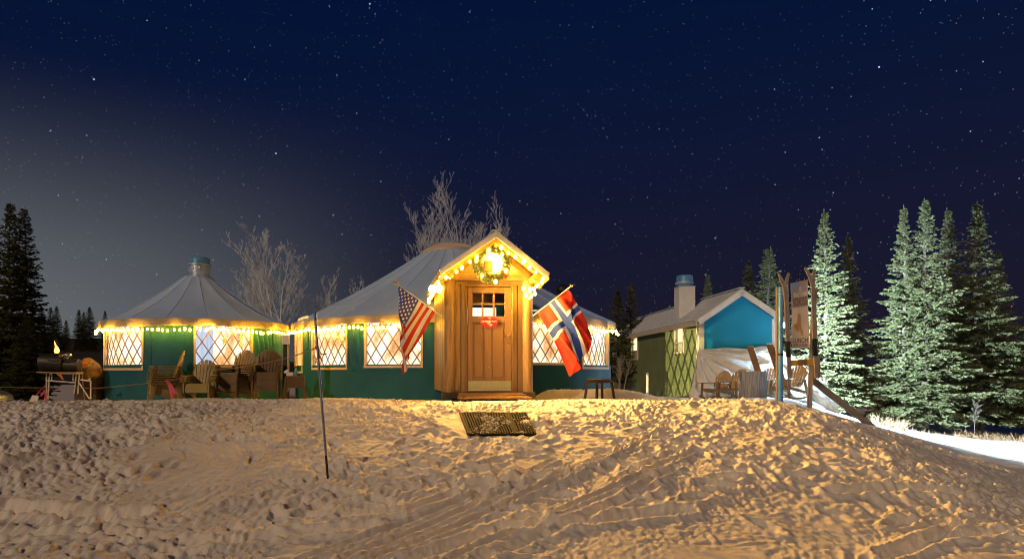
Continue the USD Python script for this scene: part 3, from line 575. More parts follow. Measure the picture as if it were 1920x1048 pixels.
# round sign on the door
sg = Thing('door_sign', 'red pointed oval sign with white lettering hanging on the door', 'sign', PO, PA)
yy = yd - .045
pts = [(.175 * math.copysign(abs(math.cos(a)) ** 1.25, math.cos(a)), .105 * math.copysign(abs(math.sin(a)) ** .9, math.sin(a))) for a in np.linspace(0, 2 * math.pi, 40, endpoint=False)]
sg.part('board', move(prism(pts, -.007, .007), (lx(916.7), yy, lz(604))), 'sign_red')
def print_on(th, text, h, cx, z, y, material, name='lettering', bold=True, world=False):
    m = meshkit.text_mesh(text, h, .003, bold); v = np.array(m.vertices); v[:, 0] -= v[:, 0].mean() * 0 + (v[:, 0].max() + v[:, 0].min()) / 2
    return th.part(name, (np.stack([v[:, 0] + cx, y - v[:, 2], v[:, 1] + z], 1), np.array(m.faces)), material)
print_on(sg, 'THE', .026, lx(916.7), lz(604) + .062, yy - .008, 'white_print'); print_on(sg, 'VIKING', .030, lx(916.7) - .085, lz(604) - .004, yy - .008, 'white_print'); print_on(sg, 'YURT', .030, lx(916.7) + .09, lz(604) - .004, yy - .008, 'white_print')
sg.part('emblem', cat([ball((lx(916.7) + .003, yy - .008, lz(604) + .002), .032, 2, (.75, .25, 1.)), ball((lx(916.7) + .026, yy - .008, lz(604) - .058), .024, 2, (1.3, .25, .8)), ball((lx(916.7) - .02, yy - .008, lz(604) - .035), .018, 2, (1, .25, 1))]), 'pale_metal', smooth=True)
# wreath on the gable
wc = np.array([.003, -.30, 2.526])
wr = Thing('wreath', 'green evergreen wreath with red bow hanging in the lit gable', 'wreath', PO, PA)
R_ = random.Random(3); needles = []
for k in range(2600):
    a = R_.uniform(0, 2 * math.pi); q = R_.uniform(0, 2 * math.pi); rr = .095 * math.sqrt(R_.random()); rad = .29 + rr * math.cos(q)
    c = wc + np.array([rad * math.cos(a), rr * math.sin(q), rad * math.sin(a)]); d = np.array([math.cos(a + R_.uniform(-1.9, 1.9)), R_.uniform(-.9, .5), math.sin(a + R_.uniform(-1.9, 1.9))]); d /= np.linalg.norm(d)
    s_ = np.cross(d, [R_.uniform(-1, 1), R_.uniform(-1, 1), R_.uniform(-1, 1)]); s_ /= np.linalg.norm(s_); l = R_.uniform(.04, .085)
    needles.append((np.array([c - s_ * .008, c + s_ * .008, c + d * l]), np.array([[0, 1, 2]])))
wr.part('foliage', cat(needles), 'wreath_green'); th = np.linspace(0, 2 * math.pi, 40)
wr.part('hoop', tube(np.stack([wc[0] + .29 * np.cos(th), wc[1] + 0 * th, wc[2] + .29 * np.sin(th)], 1), .022, 8), 'wreath_green')
bw = wc + np.array([.24, -.08, -.17])
wr.part('bow', cat([ball(bw + np.array([-.04, 0, .01]), .04, 2, (1, .5, .6)), ball(bw + np.array([.04, 0, .01]), .04, 2, (1, .5, .6)), ball(bw, .02, 2), beam(bw, bw + np.array([-.03, 0, -.09]), .03, .01, (0, 1, 0)), beam(bw, bw + np.array([.04, 0, -.08]), .03, .01, (0, 1, 0))]), 'red_bow', smooth=30)
# twin-headed flood lamp under the left eave
fl = Thing('flood_lamp', 'white-hot twin flood lamp under the left eave of the porch', 'lamp', PO, PA)
fo = np.array([lx(812), -.42, lz(548)])
fl.part('bracket', cat([box(fo + np.array([.06, .16, .10]), (.12, .12, .05)), beam(fo + np.array([.02, .12, .09]), fo + np.array([0, .05, .0]), .03, .03)]), 'white_paint')
FH = [(np.array([-.055, 0, 0]), np.array([.34, -.92, -.16])), (np.array([.055, -.02, .01]), np.array([.74, -.66, -.12]))]
for off, d in FH:
    d = d / np.linalg.norm(d); c = fo + off; s_ = np.cross(d, [0, 0, 1]); s_ /= np.linalg.norm(s_); u = np.cross(s_, d); B = np.array([s_, u, d])
    hs = fl.part('lamp_head', (lathe([(0, -.11), (.04, -.10), (.055, -.05), (.085, .02), (.090, .03), (.082, .03), (.05, -.04)], 20)[0] @ B + c, lathe([(0, -.11), (.04, -.10), (.055, -.05), (.085, .02), (.090, .03), (.082, .03), (.05, -.04)], 20)[1]), 'white_paint', smooth=40)
    v, f = lathe([(.0, -.018), (.060, -.020)], 20); fl.part('lens', (v @ B + c, f), 'flood_lens', under=hs)

# ------------------------------------------------------------------ strings of lights: one wire and its bulbs each
BULB = ball((0, 0, 0), .029, 1, (1, 1, 1.35))
def light_string(name, pts, label, group=None, loc=None, jitter=.02, hang=.045, every=.2, hot=(), seed=1, hotm='bulb_hot'):
    R_ = random.Random(seed); pts = np.array(pts, float); seg = np.linalg.norm(np.diff(pts, axis=0), axis=1); s_ = np.concatenate([[0], np.cumsum(seg)])
    n = max(2, int(s_[-1] / every)); u = np.linspace(0, s_[-1], n * 4 + 1); wire = np.stack([np.interp(u, s_, pts[:, k]) for k in range(3)], 1)
    wire[:, 2] -= .018 * np.abs(np.sin(np.arange(len(u)) * math.pi / 4)) + .01 * meshkit.noise(np.stack([u * 2, u * 0, u * 0], 1), seed)
    t = Thing(name, label, 'string lights', tuple(wire.mean(0) if loc is None else loc), 0, group)
    t.part('wire', tube(wire, .006, 4), 'wire', True)
    for k in range(n):
        p = wire[min(k * 4 + 2, len(wire) - 1)] + np.array([R_.uniform(-1, 1) * jitter, R_.uniform(-1, 1) * jitter, -hang * R_.uniform(.4, 1.3)])
        t.part('bulb', move((BULB[0] * R_.uniform(.85, 1.25), BULB[1]), p), hotm if k in hot or R_.random() < .16 else 'bulb', True, smooth=True)
    return t
def eave_line(Y_, px0, px1, dz, seed):
    a0, a1 = ray_angle(px0, Y_.C, Y_.Rim), ray_angle(px1, Y_.C, Y_.Rim); a = np.linspace(a0, a1, 60)
    z = Y_.zrim - .15 - dz - .05 * np.abs(np.sin(a * Y_.Rim * 1.9 + seed)) - .06 * meshkit.noise(np.stack([a * 5, a * 0, a * 0], 1), seed)
    return on(Y_.C, Y_.Rim + .07, a, z)
light_string('string_lights', eave_line(small, 183, 535, .0, 1), 'warm bulbs strung along the scalloped eave of the small yurt', 'string lights', hot=(3, 9, 13, 22, 30), seed=11, every=.125)
light_string('string_lights', eave_line(big, 545, 800, .0, 2), 'warm bulbs along the large yurt eave left of the porch', 'string lights', hot=(2, 8, 12, 16), seed=12, every=.135)
light_string('string_lights', eave_line(big, 1006, 1153, .0, 3), 'warm bulbs along the large yurt eave right of the porch', 'string lights', hot=(1, 5, 7, 11), seed=13, every=.14)
T_ = Thing.__new__(Thing); T_.loc, T_.rot = PO, PA
def porch(p): return rotz(np.array([p], float).reshape(-1, 3) * 1.0, 0)[0] if False else (rotz((np.array(p, float).reshape(-1, 3), np.zeros((0, 3), int)), PA)[0] + PO)
def rake(a, b, y, dz): 
    u = np.linspace(a, b, 12); return porch(np.stack([xk + (er[0] - xk) * u, np.full(12, y), pk + (er[1] - pk) * u + dz], 1))
light_string('string_lights', rake(.05, .92, yf - .06, -.17), 'warm bulbs strung down the right slope of the porch gable', 'string lights', hot=(2, 3), seed=14, every=.15, jitter=.03)
u = np.linspace(.12, .95, 12)
light_string('string_lights', porch(np.stack([xk + (el[0] - xk) * u, np.full(12, yf - .06), pk + (el[1] - pk) * u - .20], 1)), 'warm bulbs strung down the left slope of the porch gable', 'string lights', seed=15, every=.17, jitter=.03)
light_string('string_lights', porch([(el[0] - .02, yf + .02, el[1] - .18), (el[0] - .03, .6, el[1] - .22), (el[0] - .02, 1.5, el[1] - .25), (el[0], 2.4, el[1] - .26)]), 'warm bulbs under the left side eave of the porch above the flood lamp', 'string lights', hot=(1,), seed=16, every=.2)
light_string('string_lights', porch([(lx(926), -.20, lz(448)), (lx(931), -.16, lz(458)), (lx(928), -.12, lz(468)), (lx(935), -.10, lz(478)), (lx(931), -.10, lz(488)), (lx(936), -.10, lz(498)), (lx(930), -.10, lz(508))]), 'bright bundle of bulbs hanging straight down from the gable peak behind the wreath', 'string lights', hot=tuple(range(1, 8)), hotm='bulb_blaze', seed=17, every=.075, jitter=.03)
th = np.linspace(.3, 2 * math.pi + .1, 40)
light_string('string_lights', porch(np.stack([wc[0] + .30 * np.cos(th), np.full(40, wc[1] - .09), wc[2] + .30 * np.sin(th)], 1)), 'warm bulbs wound round the evergreen wreath', 'string lights', hot=(1, 8), seed=18, every=.27, jitter=.04)
light_string('string_lights', porch([(er[0] - .12, yf - .05, er[1] - .12), (er[0] - .16, yf + .1, er[1] - .20), (er[0] - .30, yf + .05, er[1] - .30), (er[0] - .42, yf + .1, er[1] - .24), (er[0] - .44, yf + .06, er[1] - .36), (er[0] - .34, yf + .0, er[1] - .44), (er[0] - .26, yf + .0, er[1] - .30)]), 'tangled cluster of bulbs under the lower right end of the porch gable', 'string lights', hot=(0, 2, 3, 6, 8), seed=19, every=.075, jitter=.05)

# ------------------------------------------------------------------ flags on slanting staffs
def flag(name, label, base, tip, h0, h1, d0, d1, mid, group, ripple, fold):
    """base, tip: staff ends; the cloth hangs from staff fraction h0 (near the tip) to h1; d0, d1: where its far corners fall, from its near ones."""
    t = Thing(name, label, 'flag', tuple(base), 0, group)
    base, tip = np.array(base), np.array(tip)
    t.part('staff', tube([base, tip], .0125, 8), 'galvanised', True, smooth=True)
    d = (tip - base) / np.linalg.norm(tip - base)
    t.part('finial', cat([ball(tip + d * .03, .028, 2), tube([tip + np.array([-.05, 0, .02]) + d * .05, tip + d * .055, tip + np.array([.06, 0, .03]) + d * .04], .012, 6)]), 'brass', True, smooth=True)
    A, B = tip + (base - tip) * h0, tip + (base - tip) * h1
    def S(s, q):                                               # s along the staff (0 at the tip), q along the fly
        s, q = np.broadcast_arrays(np.asarray(s, float), np.asarray(q, float))
        P = A + (B - A) * s[..., None]; D = np.array(d0) * (1 - s)[..., None] + np.array(d1) * s[..., None]
        bow = np.array(mid) * (np.sin(math.pi * q) * np.sin(math.pi * np.clip(s, 0, 1)))[..., None]
        P = P + D * q[..., None] + bow
        xf_ = fold[0] + (fold[1] - fold[0]) * q; over = fold[2] * (P[..., 0] - xf_); back = np.maximum(over, 0)      # what passes the fold turns back behind
        P[..., 0] -= fold[2] * back * (1 + fold[3]); P[..., 1] += .03 * np.tanh(back / .03) + back * .45
        w = q ** .7 * ripple
        P[..., 1] += w * (.5 * np.sin(9 * s + 3 * q + 1) + .35 * np.sin(17 * s - 3 * q) + .22 * np.sin(29 * s + 6 * q + 2)) - .10 * q
        P[..., 0] += w * .35 * np.sin(13 * s + 4 * q)
        return P
    def piece(nm, s0, s1, q0, q1, material):
        s, q = np.meshgrid(np.linspace(s0, s1, max(3, int((s1 - s0) * 40))), np.linspace(q0, q1, max(3, int((q1 - q0) * 36))), indexing='ij')
        return t.part(nm, sheet(grid(S(s, q)), .004), material, True, smooth=40)
    return t, S, piece
o = lambda px, py, Y: at(px, py, Y)
t, S, piece = flag('national_flag', 'red and white striped flag with starred blue canton hanging left of the porch door', o(829, 594, 13.05), o(745, 533, 12.6), .05, .84, o(680, 661, 12.5) - o(747, 541, 12.62), o(744, 706, 12.7) - o(815, 588, 12.98), (.0, -.06, 0), 'flags beside the porch', .13, (at(746, 0, 12.6)[0], at(757, 0, 12.6)[0], -1, .12))
for k in range(13):
    s0, s1 = k / 13, (k + 1) / 13
    piece('stripe', s0, s1, .42 if k < 7 else .0, 1., 'flag_red' if k % 2 == 0 else 'flag_white')
cn = piece('canton', 0, 7 / 13, 0, .42, 'flag_blue')
st_ = []
for r in range(9):
    for c in range(6 if r % 2 == 0 else 5):
        s0, q0 = 7 / 13 * (r + 1) / 10, .42 * (c * 2 + (1 if r % 2 == 0 else 2)) / 12
        ds, dq = .5 * 7 / 13 / 10, .5 * .42 / 9
        for off in (-.007, .009):
            pts = np.array([S(s0 + ds * (1 if k % 2 == 0 else .4) * math.cos(k * math.pi / 5), q0 + dq * (1 if k % 2 == 0 else .4) * math.sin(k * math.pi / 5)) for k in range(10)] + [S(s0, q0)])
            pts[:, 1] += off; f = np.array([[10, k, (k + 1) % 10] for k in range(10)]); st_.append((pts, f))
t.part('star_field', cat(st_), 'white_print', True, under=cn)
t, S, piece = flag('national_flag', 'red flag with white-edged blue cross hanging right of the porch door', o(1000, 592, 13.05), o(1069, 538, 12.6), .06, .90, o(1136, 638, 12.55) - o(1066, 544, 12.62), o(1073, 708, 12.7) - o(1009, 589, 12.98), (.0, -.06, 0), 'flags beside the porch', .13, (at(1072, 0, 12.6)[0], at(1076, 0, 12.6)[0], 1, -.72))
sb, qb = [0, .375, .4375, .5625, .625, 1.], [0, .27, .318, .41, .455, 1.]
def crossm(i, j):
    if i == 2 or j == 2: return 'norway_blue'
    if i in (1, 3) or j in (1, 3): return 'flag_white'
    return 'norway_red'
for i in range(5):
    for j in range(5):
        m = crossm(i, j); piece({'norway_red': 'red_field', 'norway_blue': 'blue_cross', 'flag_white': 'white_edge'}[m], sb[i], sb[i + 1], qb[j], qb[j + 1], m)

# ------------------------------------------------------------------ green service house on the right
HO = at(1312, 742, 22.0); HA = -math.radians(3.6); HL, HW = 11.4, 2.34
t = Thing('service_house', 'small gabled house with green side wall, teal front and white trim', 'house', (HO[0], HO[1], -.9), HA)
ze, zp, zg = 2.2 + .9, 3.02 + .9, 0.0
def wall_with_holes(y0, y1, z0, z1, holes):
    ys = sorted({y0, y1} | {v for h in holes for v in h[:2]}); zs = sorted({z0, z1} | {v for h in holes for v in h[2:]}); out = []
    for a, b in zip(ys, ys[1:]):
        for c, d in zip(zs, zs[1:]):
            if not any(a >= h[0] and b <= h[1] and c >= h[2] and d <= h[3] for h in holes): out.append(box((0, (a + b) / 2, (c + d) / 2), (.10, b - a, d - c), .0001))
    return cat(out)
def wy(px): 
    r = (px - PX) / F; s = math.tan(-HA); Y = (HO[0] - HO[1] * s) / (r - s); return (Y - HO[1]) / math.cos(HA)
wn = []
for a, b, p0, p1 in ((1284, 1269, 613.5, 660), (1198, 1186.5, 634, 672.5)):
    Yc = HO[1] + (wy(a) + wy(b)) / 2; wn.append((wy(a), wy(b), at(0, p1, Yc)[2] + .9, at(0, p0, Yc)[2] + .9))
t.part('side_wall', wall_with_holes(0, HL, 0, ze, wn), 'house_green')
t.part('side_wall', box((HW, HL / 2, ze / 2), (.10, HL, ze)), 'house_green'); t.part('back_wall', prism([(0, 0), (HW, 0), (HW, ze), (HW / 2, zp), (0, ze)], HL - .05, HL + .04), 'house_green')
t.part('front_wall', prism([(.05, 0), (HW - .05, 0), (HW - .05, ze), (HW / 2, zp), (.05, ze)], -.05, .04), 'house_siding')
t.part('siding_joint', box((HW / 2, -.054, 2.95), (HW - .3, .006, .012), .001), 'house_siding')
for x in (.03, HW - .03): t.part('corner_board', box((x, -.03, ze / 2), (.17, .10, ze), .008), 'cream_trim' if x < 1 else 'white_paint')
t.part('corner_board', box((-.062, HL - .05, ze / 2), (.03, .14, ze)), 'cream_trim'); t.part('corner_board', box((-.062, .06, ze / 2), (.03, .13, ze)), 'cream_trim')
sl = (zp - ze) / (HW / 2)
for sgn, xe in ((-1, -.22), (1, HW + .22)):
    x0, z0 = HW / 2, zp + .09; z1 = zp + .09 - sl * abs(xe - HW / 2)
    d = np.array([xe - x0, 0, z1 - z0]); l = np.linalg.norm(d); d /= l; n_ = np.array([-d[2], 0, d[0]]); n_ = n_ * np.sign(n_[2])
    def onroof(u, y, h, ln, wd, th):
        v, f = box((0, 0, 0), (ln, wd, th), .004); B = np.array([d, [0, 1, 0], n_]); f = f[:, ::-1] if np.linalg.det(B) < 0 else f
        return v @ B + np.array([x0, y, z0]) + d * u + n_ * h, f
    t.part('roof_sheet', onroof(l / 2, HL / 2 - .1, 0, l, HL + .55, .035), 'roof_metal')
    for k in range(26): t.part('roof_rib', onroof(l / 2, -.3 + k * (HL + .4) / 25, .028, l, .035, .022), 'roof_metal')
    t.part('rake_board', onroof(l / 2, -.385, -.085, l, .035, .17), 'white_paint')
    t.part('eave_fascia', box((xe, HL / 2 - .1, z1 - .09), (.03, HL + .5, .16)), 'cream_trim')
t.part('ridge_cap', box((HW / 2, HL / 2 - .1, zp + .135), (.20, HL + .55, .03)), 'roof_metal')
for y0, y1, z0, z1 in wn:
    w = t.part('window', cat([box((-.062, (y0 + y1) / 2, z1 + .03), (.045, y1 - y0 + .14, .06)), box((-.062, (y0 + y1) / 2, z0 - .03), (.045, y1 - y0 + .14, .06)), box((-.06, y0 - .035, (z0 + z1) / 2), (.04, .07, z1 - z0)), box((-.06, y1 + .035, (z0 + z1) / 2), (.04, .07, z1 - z0)), box((-.04, (y0 + y1) / 2, z0 + (z1 - z0) * .38), (.03, y1 - y0, .035))]), 'cream_trim')
    t.part('pane', box((-.03, (y0 + y1) / 2, (z0 + z1) / 2), (.006, y1 - y0, z1 - z0), .001), 'pane', under=w)
    t.part('lit_blind', box((.045, (y0 + y1) / 2, z0 + (z1 - z0) * .69), (.02, y1 - y0, (z1 - z0) * .62), .001), 'house_window', under=w); t.part('lower_blind', box((.045, (y0 + y1) / 2, z0 + (z1 - z0) * .19), (.02, y1 - y0, (z1 - z0) * .38), .001), 'white_paint', under=w)
cy = 2.6; cx = .40
ch = t.part('chimney', box((cx, cy, zp - .15), (.56, .56, 1.35), .01), 'chimney_board'); t.part('chimney_flashing', box((cx, cy, zp + .535), (.60, .60, .03), .008), 'galvanised', under=ch)
t.part('chimney_cowl', lathe([(.22, zp + .55), (.24, zp + .58), (.30, zp + .63), (.31, zp + .69), (.27, zp + .71), (.27, zp + .75)], 28, (cx, cy, 0)), 'galvanised', smooth=35, under=ch)
t.part('cowl_cap', lathe([(.255, zp + .73), (.285, zp + .75), (.285, zp + .91), (.25, zp + .95), (0, zp + .97)], 28, (cx, cy, 0)), 'blue_steel', smooth=35, under=ch)
# cool flood lamp at the right end of the house, under the eave: it lights the trees and the low snow beyond
hl = Thing('wall_lamp', 'cool white flood lamp under the right eave of the small house', 'lamp', (HO[0], HO[1], -.9), HA)
lc = np.array([HW + .26, .35, 2.78]); hl.part('housing', cat([box(lc + np.array([-.02, 0, 0]), (.05, .26, .18), .01), box(lc + np.array([-.12, 0, 0]), (.16, .05, .05)), box(lc + np.array([.03, 0, .10]), (.14, .28, .02))]), 'black_plastic')
hl.part('lens', box(lc + np.array([.014, 0, 0]), (.008, .22, .14), .002), 'cool_lens')
fc = np.array([HW + .10, -.50, 2.86]); fd = np.array([.30, -.93, -.20]); fd /= np.linalg.norm(fd); fs = np.cross(fd, [0, 0, 1]); fs /= np.linalg.norm(fs); FB = np.array([fs, fd, np.cross(fs, fd)])
for nm, (c_, sz, b_), mt in (('housing', ((0, -.04, 0), (.24, .08, .18), .01), 'black_plastic'), ('lens', ((0, .006, 0), (.18, .008, .12), .002), 'cool_front_lens')):
    v, f = box(c_, sz, b_); f = f[:, ::-1] if np.linalg.det(FB) < 0 else f; hl.part(nm, (v @ FB + fc, f), mt)
hl.part('bracket', beam(fc + np.array([0, .06, .02]), (HW + .10, -.04, 2.80), .03, .03), 'black_plastic')
# thin white post by the side wall
g = ground_hit(1214, 740, 16, 40); g = at(1214, 735, 24.5); gz = float(ground(g[0], g[1])); th_ = Thing('vent_post', 'short pale pipe standing in the snow before the green wall', 'post', (g[0], g[1], gz - .1))
th_.part('pipe', tube([(0, 0, 0), (0, 0, .95)], .05, 10), 'white_paint', smooth=True); th_.part('cap', lathe([(0, .98), (.06, .97), (.06, .90), (.05, .90)], 12), 'galvanised', smooth=30)

# tarp hung from the front wall over stacked things
def tarp():
    u, v = np.meshgrid(np.linspace(0, 1, 150), np.linspace(0, 1, 80), indexing='ij')
    X = HO[0] - .12 + 3.75 * u - .62 * v * (1 - u); top = 1.24 - .02 * np.sin(u * 20) - 1.05 * fade(u, .66, 1.0) + .06 * np.exp(-((u - .55) / .12) ** 2)
    bulge = .12 + (1.0 + .9 * fade(u, .1, .8)) * v ** (1.25 - .35 * u) * (.55 + .45 * np.sin(u * 3 + .4)); g = ground(X, HO[1] - bulge)
    Z = top + (g - .05 - top) * v ** 1.15; Y = HO[1] - .10 - bulge - .35 * fade(u, .68, 1.)
    ang = np.arctan2(v * 1.2, u * 3.2 + .04); rad = np.hypot(u * 3.2, v * 1.3)
    f1 = .07 * np.sin(ang * 26 + 4 * meshkit.noise(np.stack([u * 5, v * 4, u * 0], -1), 3)) * fade(rad, 0, .8)
    f2 = .22 * (meshkit.fbm(np.stack([u * 7 - v * 2.4, v * 3.2 + u * 2, u * 0], -1), 4, 7) - .5) * fade(rad, .2, 1)
    f3 = .10 * np.abs(meshkit.noise(np.stack([u * 16 + v * 5, v * 4, u * 0], -1), 19) - .5)
    Y = Y - (f1 + f2 + f3); Z = Z + .35 * f2 * np.sin(v * math.pi)
    v_, f_ = grid(np.stack([X, Y, Z], -1)); solo('tarp', sheet((v_, f_), .01), 'tarp', 'pale crumpled tarpaulin draped over goods against the teal front wall', 'tarp', smooth=True)
tarp()

# ------------------------------------------------------------------ chairs
def adirondack(name, slat_m, frame_m, n=7, rocker=False):
    """A fan-backed slatted armchair facing -y, feet at z = 0."""
    p = Proto(name); W = .60
    for k in range(n):                                         # fan back
        q = (k - (n - 1) / 2) / ((n - 1) / 2); x0, x1 = q * .205, q * .295; top = .97 - .17 * q * q
        a, b = np.array([x0, .20, .34]), np.array([x1, .20 + (top - .34) * .36, top]); wv = .060; m = (a + b) / 2
        v = [];
        for tt, wd in ((0, .050), (.5, .065), (.96, .082), (1.0, .074)):
            c = a + (b - a) * tt; hz = [(top - .34) * 0 + (-.17 * (((c[0] + e_ * wd / 2) / .295) ** 2 - q * q) if tt > .9 else 0) for e_ in (-1, 1)]; v += [c + np.array([-wd / 2, -.008, hz[0]]), c + np.array([wd / 2, -.008, hz[1]]), c + np.array([wd / 2, .010, hz[1]]), c + np.array([-wd / 2, .010, hz[0]])]
        f = [];
        for j in range(3):
            for e in range(4): i0, i1 = j * 4 + e, j * 4 + (e + 1) % 4; f += [[i0, i1, i1 + 4], [i0, i1 + 4, i0 + 4]]
        f += [[0, 2, 1], [0, 3, 2], [12, 13, 14], [12, 14, 15]]
        p.part('back_slat', (np.array(v), np.array(f)), slat_m)
    for z_, y_, w_ in ((.44, .255, .50), (.72, .355, .58)): p.part('back_rail', box((0, y_, z_), (w_, .022, .05)), frame_m)
    for k in range(6):                                         # seat of cross slats
        y = -.27 + k * .088; z = .375 - .018 * k + (-.015 if k == 0 else 0); p.part('seat_slat', box((0, y, z), (.52, .078, .018), .005), slat_m)
    p.part('apron', cat([box((0, -.318, .325), (.56, .022, .09), .006)]), frame_m)
    for s in (-1, 1):
        p.part('seat_rail', beam((s * .25, -.30, .34), (s * .25, .34, .16 if not rocker else .2), .03, .08), frame_m)
        p.part('armrest', cat([box((s * .335, -.06, .555), (.115, .66, .024), .010)]), slat_m if not rocker else frame_m)
        p.part('leg', beam((s * .315, -.33, 0.0 if not rocker else .06), (s * .31, -.29, .545), .035, .085, (0, 1, 0)), frame_m); p.part('leg', beam((s * .29, .40, 0.0 if not rocker else .06), (s * .30, .26, .545), .03, .075, (0, 1, 0)), frame_m)
        if rocker:
            a = np.linspace(-.66, .62, 14); c = np.stack([np.full(14, s * .30), 1.25 * np.sin(a) * .62 + .02, .03 + 1.3 * (1 - np.cos(a * .62))], 1)
            p.part('rocker_runner', cat([beam(c[i], c[i + 1] + (c[i + 1] - c[i]) * .06, .035, .055) for i in range(13)]), frame_m)
    return p.path
GOLD = adirondack('patio_chair_kind', 'chair_plastic', 'chair_plastic'); BROWN = adirondack('brown_chair_kind', 'chair_brown', 'chair_brown'); ROCK = adirondack('rocking_chair_kind', 'rocker_slat', 'rocker_frame', 7, True)
ORD = ['bottom', 'second', 'third', 'fourth', 'fifth', 'sixth', 'seventh', 'eighth', 'ninth', 'tenth', 'eleventh']
def stack(px, Y, n, dz, dy, rot, kind, where, dark=False, z0=0.):
    b = at(px, 0, Y); gz = float(ground(b[0], b[1])) + z0
    for k in range(n):
        top = k == n - 1; lab = f'{"topmost" if top else ORD[k] if k == 0 else ORD[k] + " from the bottom"} chair of the stack {where}'
        jx = rng.uniform(-.006, .006); d = dy * k
        Thing('garden_chair', lab, 'chair', (b[0] + jx - math.sin(rot) * d, b[1] + math.cos(rot) * d, gz + dz * k), rot + rng.uniform(-.012, .012), 'garden chairs stacked before the small yurt', of=kind, scale=.9)
stack(306, 15.55, 9, .048, .010, -math.radians(64), GOLD, 'turned sideways at far left', z0=-.13)
stack(376, 15.35, 4, .042, .010, -math.radians(3), GOLD, 'facing forward left of the curtained window', z0=-.09)
stack(440, 15.75, 8, .050, .010, -math.radians(24), BROWN, 'turned left under the curtained window', z0=-.06)
stack(500, 15.45, 8, .050, .010, math.radians(4), BROWN, 'facing forward beside the wooden post', z0=-.06)
# stools
def stool(name):
    p = Proto(name); p.part('seat', cat([box((0, 0, .445), (.42, .34, .03), .012), box((0, -.155, .41), (.38, .02, .05)), box((0, .155, .41), (.38, .02, .05)), box((-.195, 0, .41), (.02, .3, .05)), box((.195, 0, .41), (.02, .3, .05))]), 'stool_brown')
    for sx in (-1, 1):
        for sy in (-1, 1): p.part('leg', beam((sx * .235, sy * .19, 0), (sx * .185, sy * .15, .43), .045, .045, (0, 1, 0)), 'stool_brown')
    return p.path
STOOL = stool('stool_kind'); b = at(553, 0, 15.2); gz = float(ground(b[0], b[1]))
for k in range(6):
    Thing('stool', f'{"topmost" if k == 5 else ORD[k] if k == 0 else ORD[k] + " from the bottom"} brown plastic stool of the stack beside the wooden post', 'stool', (b[0], b[1], gz + .038 * k - .12), .08 + rng.uniform(-.02, .02), 'brown plastic stools', of=STOOL)
tz = gz + .038 * 5 - .12 + .462
bt = Thing('bottle', 'small blue bottle standing on the stack of stools', 'bottle', (b[0] + .02, b[1] - .02, tz)); bt.part('body', lathe([(0, 0), (.035, 0), (.036, .11), (.02, .15), (.014, .17), (.014, .19)], 14), 'bottle_blue', smooth=30); bt.part('cap', lathe([(.016, .185), (.016, .21), (0, .212)], 12), 'black_plastic', smooth=30)
cp = Thing('paper_box', 'low white carton on the stack of stools left of the bottle', 'carton', (b[0] - .11, b[1] - .02, tz)); cp.part('carton', box((0, 0, .04), (.14, .1, .08), .003), 'white_paint'); cp.part('lid_flap', beam((-.07, 0, .08), (-.10, 0, .12), .1, .004, (0, 1, 0)), 'white_paint')
g = at(1124, 741, 14.3); gz = float(ground(g[0], g[1]))
Thing('stool', 'single brown stool standing alone in the snow right of the porch', 'stool', (g[0], g[1], gz - .02), .42, 'brown plastic stools', of=STOOL, scale=(1.0, 1.0, .98))
# rocking chairs, stump table and planks before the tarp
def place(name, label, cat_, px, Y, rot, group=None, of=None, dz=0., scale=None):
    b = at(px, 0, Y); return Thing(name, label, cat_, (b[0], b[1], float(ground(b[0], b[1])) + dz), rot, group, of=of, scale=scale)
place('rocking_chair', 'leftmost rocking chair, mostly seen as slanted frame at the tarp corner', 'chair', 1343, 20.4, -math.radians(66), 'rocking chairs by the tarp', ROCK, dz=-.05, scale=.9)
place('rocking_chair', 'rocking chair with fan back rising just left of the wood stump', 'chair', 1376, 19.6, -math.radians(62), 'rocking chairs by the tarp', ROCK, dz=-.03, scale=.9)
place('rocking_chair', 'rocking chair with rounded back rising just right of the wood stump', 'chair', 1432, 20.4, -math.radians(58), 'rocking chairs by the tarp', ROCK, dz=.02, scale=.92)
place('rocking_chair', 'rightmost rocking chair behind the blue pole, leaning back to the right', 'chair', 1478, 19.3, -math.radians(72), 'rocking chairs by the tarp', ROCK, dz=.05)
t = place('tree_stump', 'upright weathered log section used as a table among the rocking chairs', 'stump', 1413, 18.6, 0, dz=-.08)
zz = np.linspace(0, .82, 14); th = np.arange(44) * 2 * np.pi / 44
rr = .315 + .018 * np.sin(th * 3)[None] + .05 * (meshkit.noise(np.stack(np.broadcast_arrays(np.cos(th)[None] * 7, zz[:, None] * .9, np.sin(th)[None] * 7), -1), 3) - .5) + .02 * (1 - zz / .82)[:, None]
t.part('bark', grid(np.transpose(np.stack([rr * np.cos(th)[None], rr * np.sin(th)[None], np.broadcast_to(zz[:, None], rr.shape)], -1), (1, 0, 2)), True), 'bark', smooth=50)
t.part('cut_top', (np.vstack([np.stack([rr[-1] * np.cos(th) * .995, rr[-1] * np.sin(th) * .995, np.full(44, .815)], 1), [[0, 0, .83]]]), np.array([[44, k, (k + 1) % 44] for k in range(44)])), 'cut_wood')
def plank(name, p0, p1, w, th_, m, label, cat_, group=None):
    t = Thing(name, label, cat_, tuple(p0), 0, group); t.part('board', beam(p0, p1, w, th_, (0, -1, .2), .01), m, True); return t
plank('plank', at(1430, 722, 20.0), at(1406, 649, 20.7), .19, .05, 'plank_wood', 'shorter brown board leaning against the tarp left of the blue pole', 'plank', 'boards leaning by the tarp')
plank('plank', at(1471, 728, 19.0), at(1443, 645, 19.9), .20, .05, 'plank_wood', 'taller dark board leaning against the tarp beside the blue pole', 'plank', 'boards leaning by the tarp')

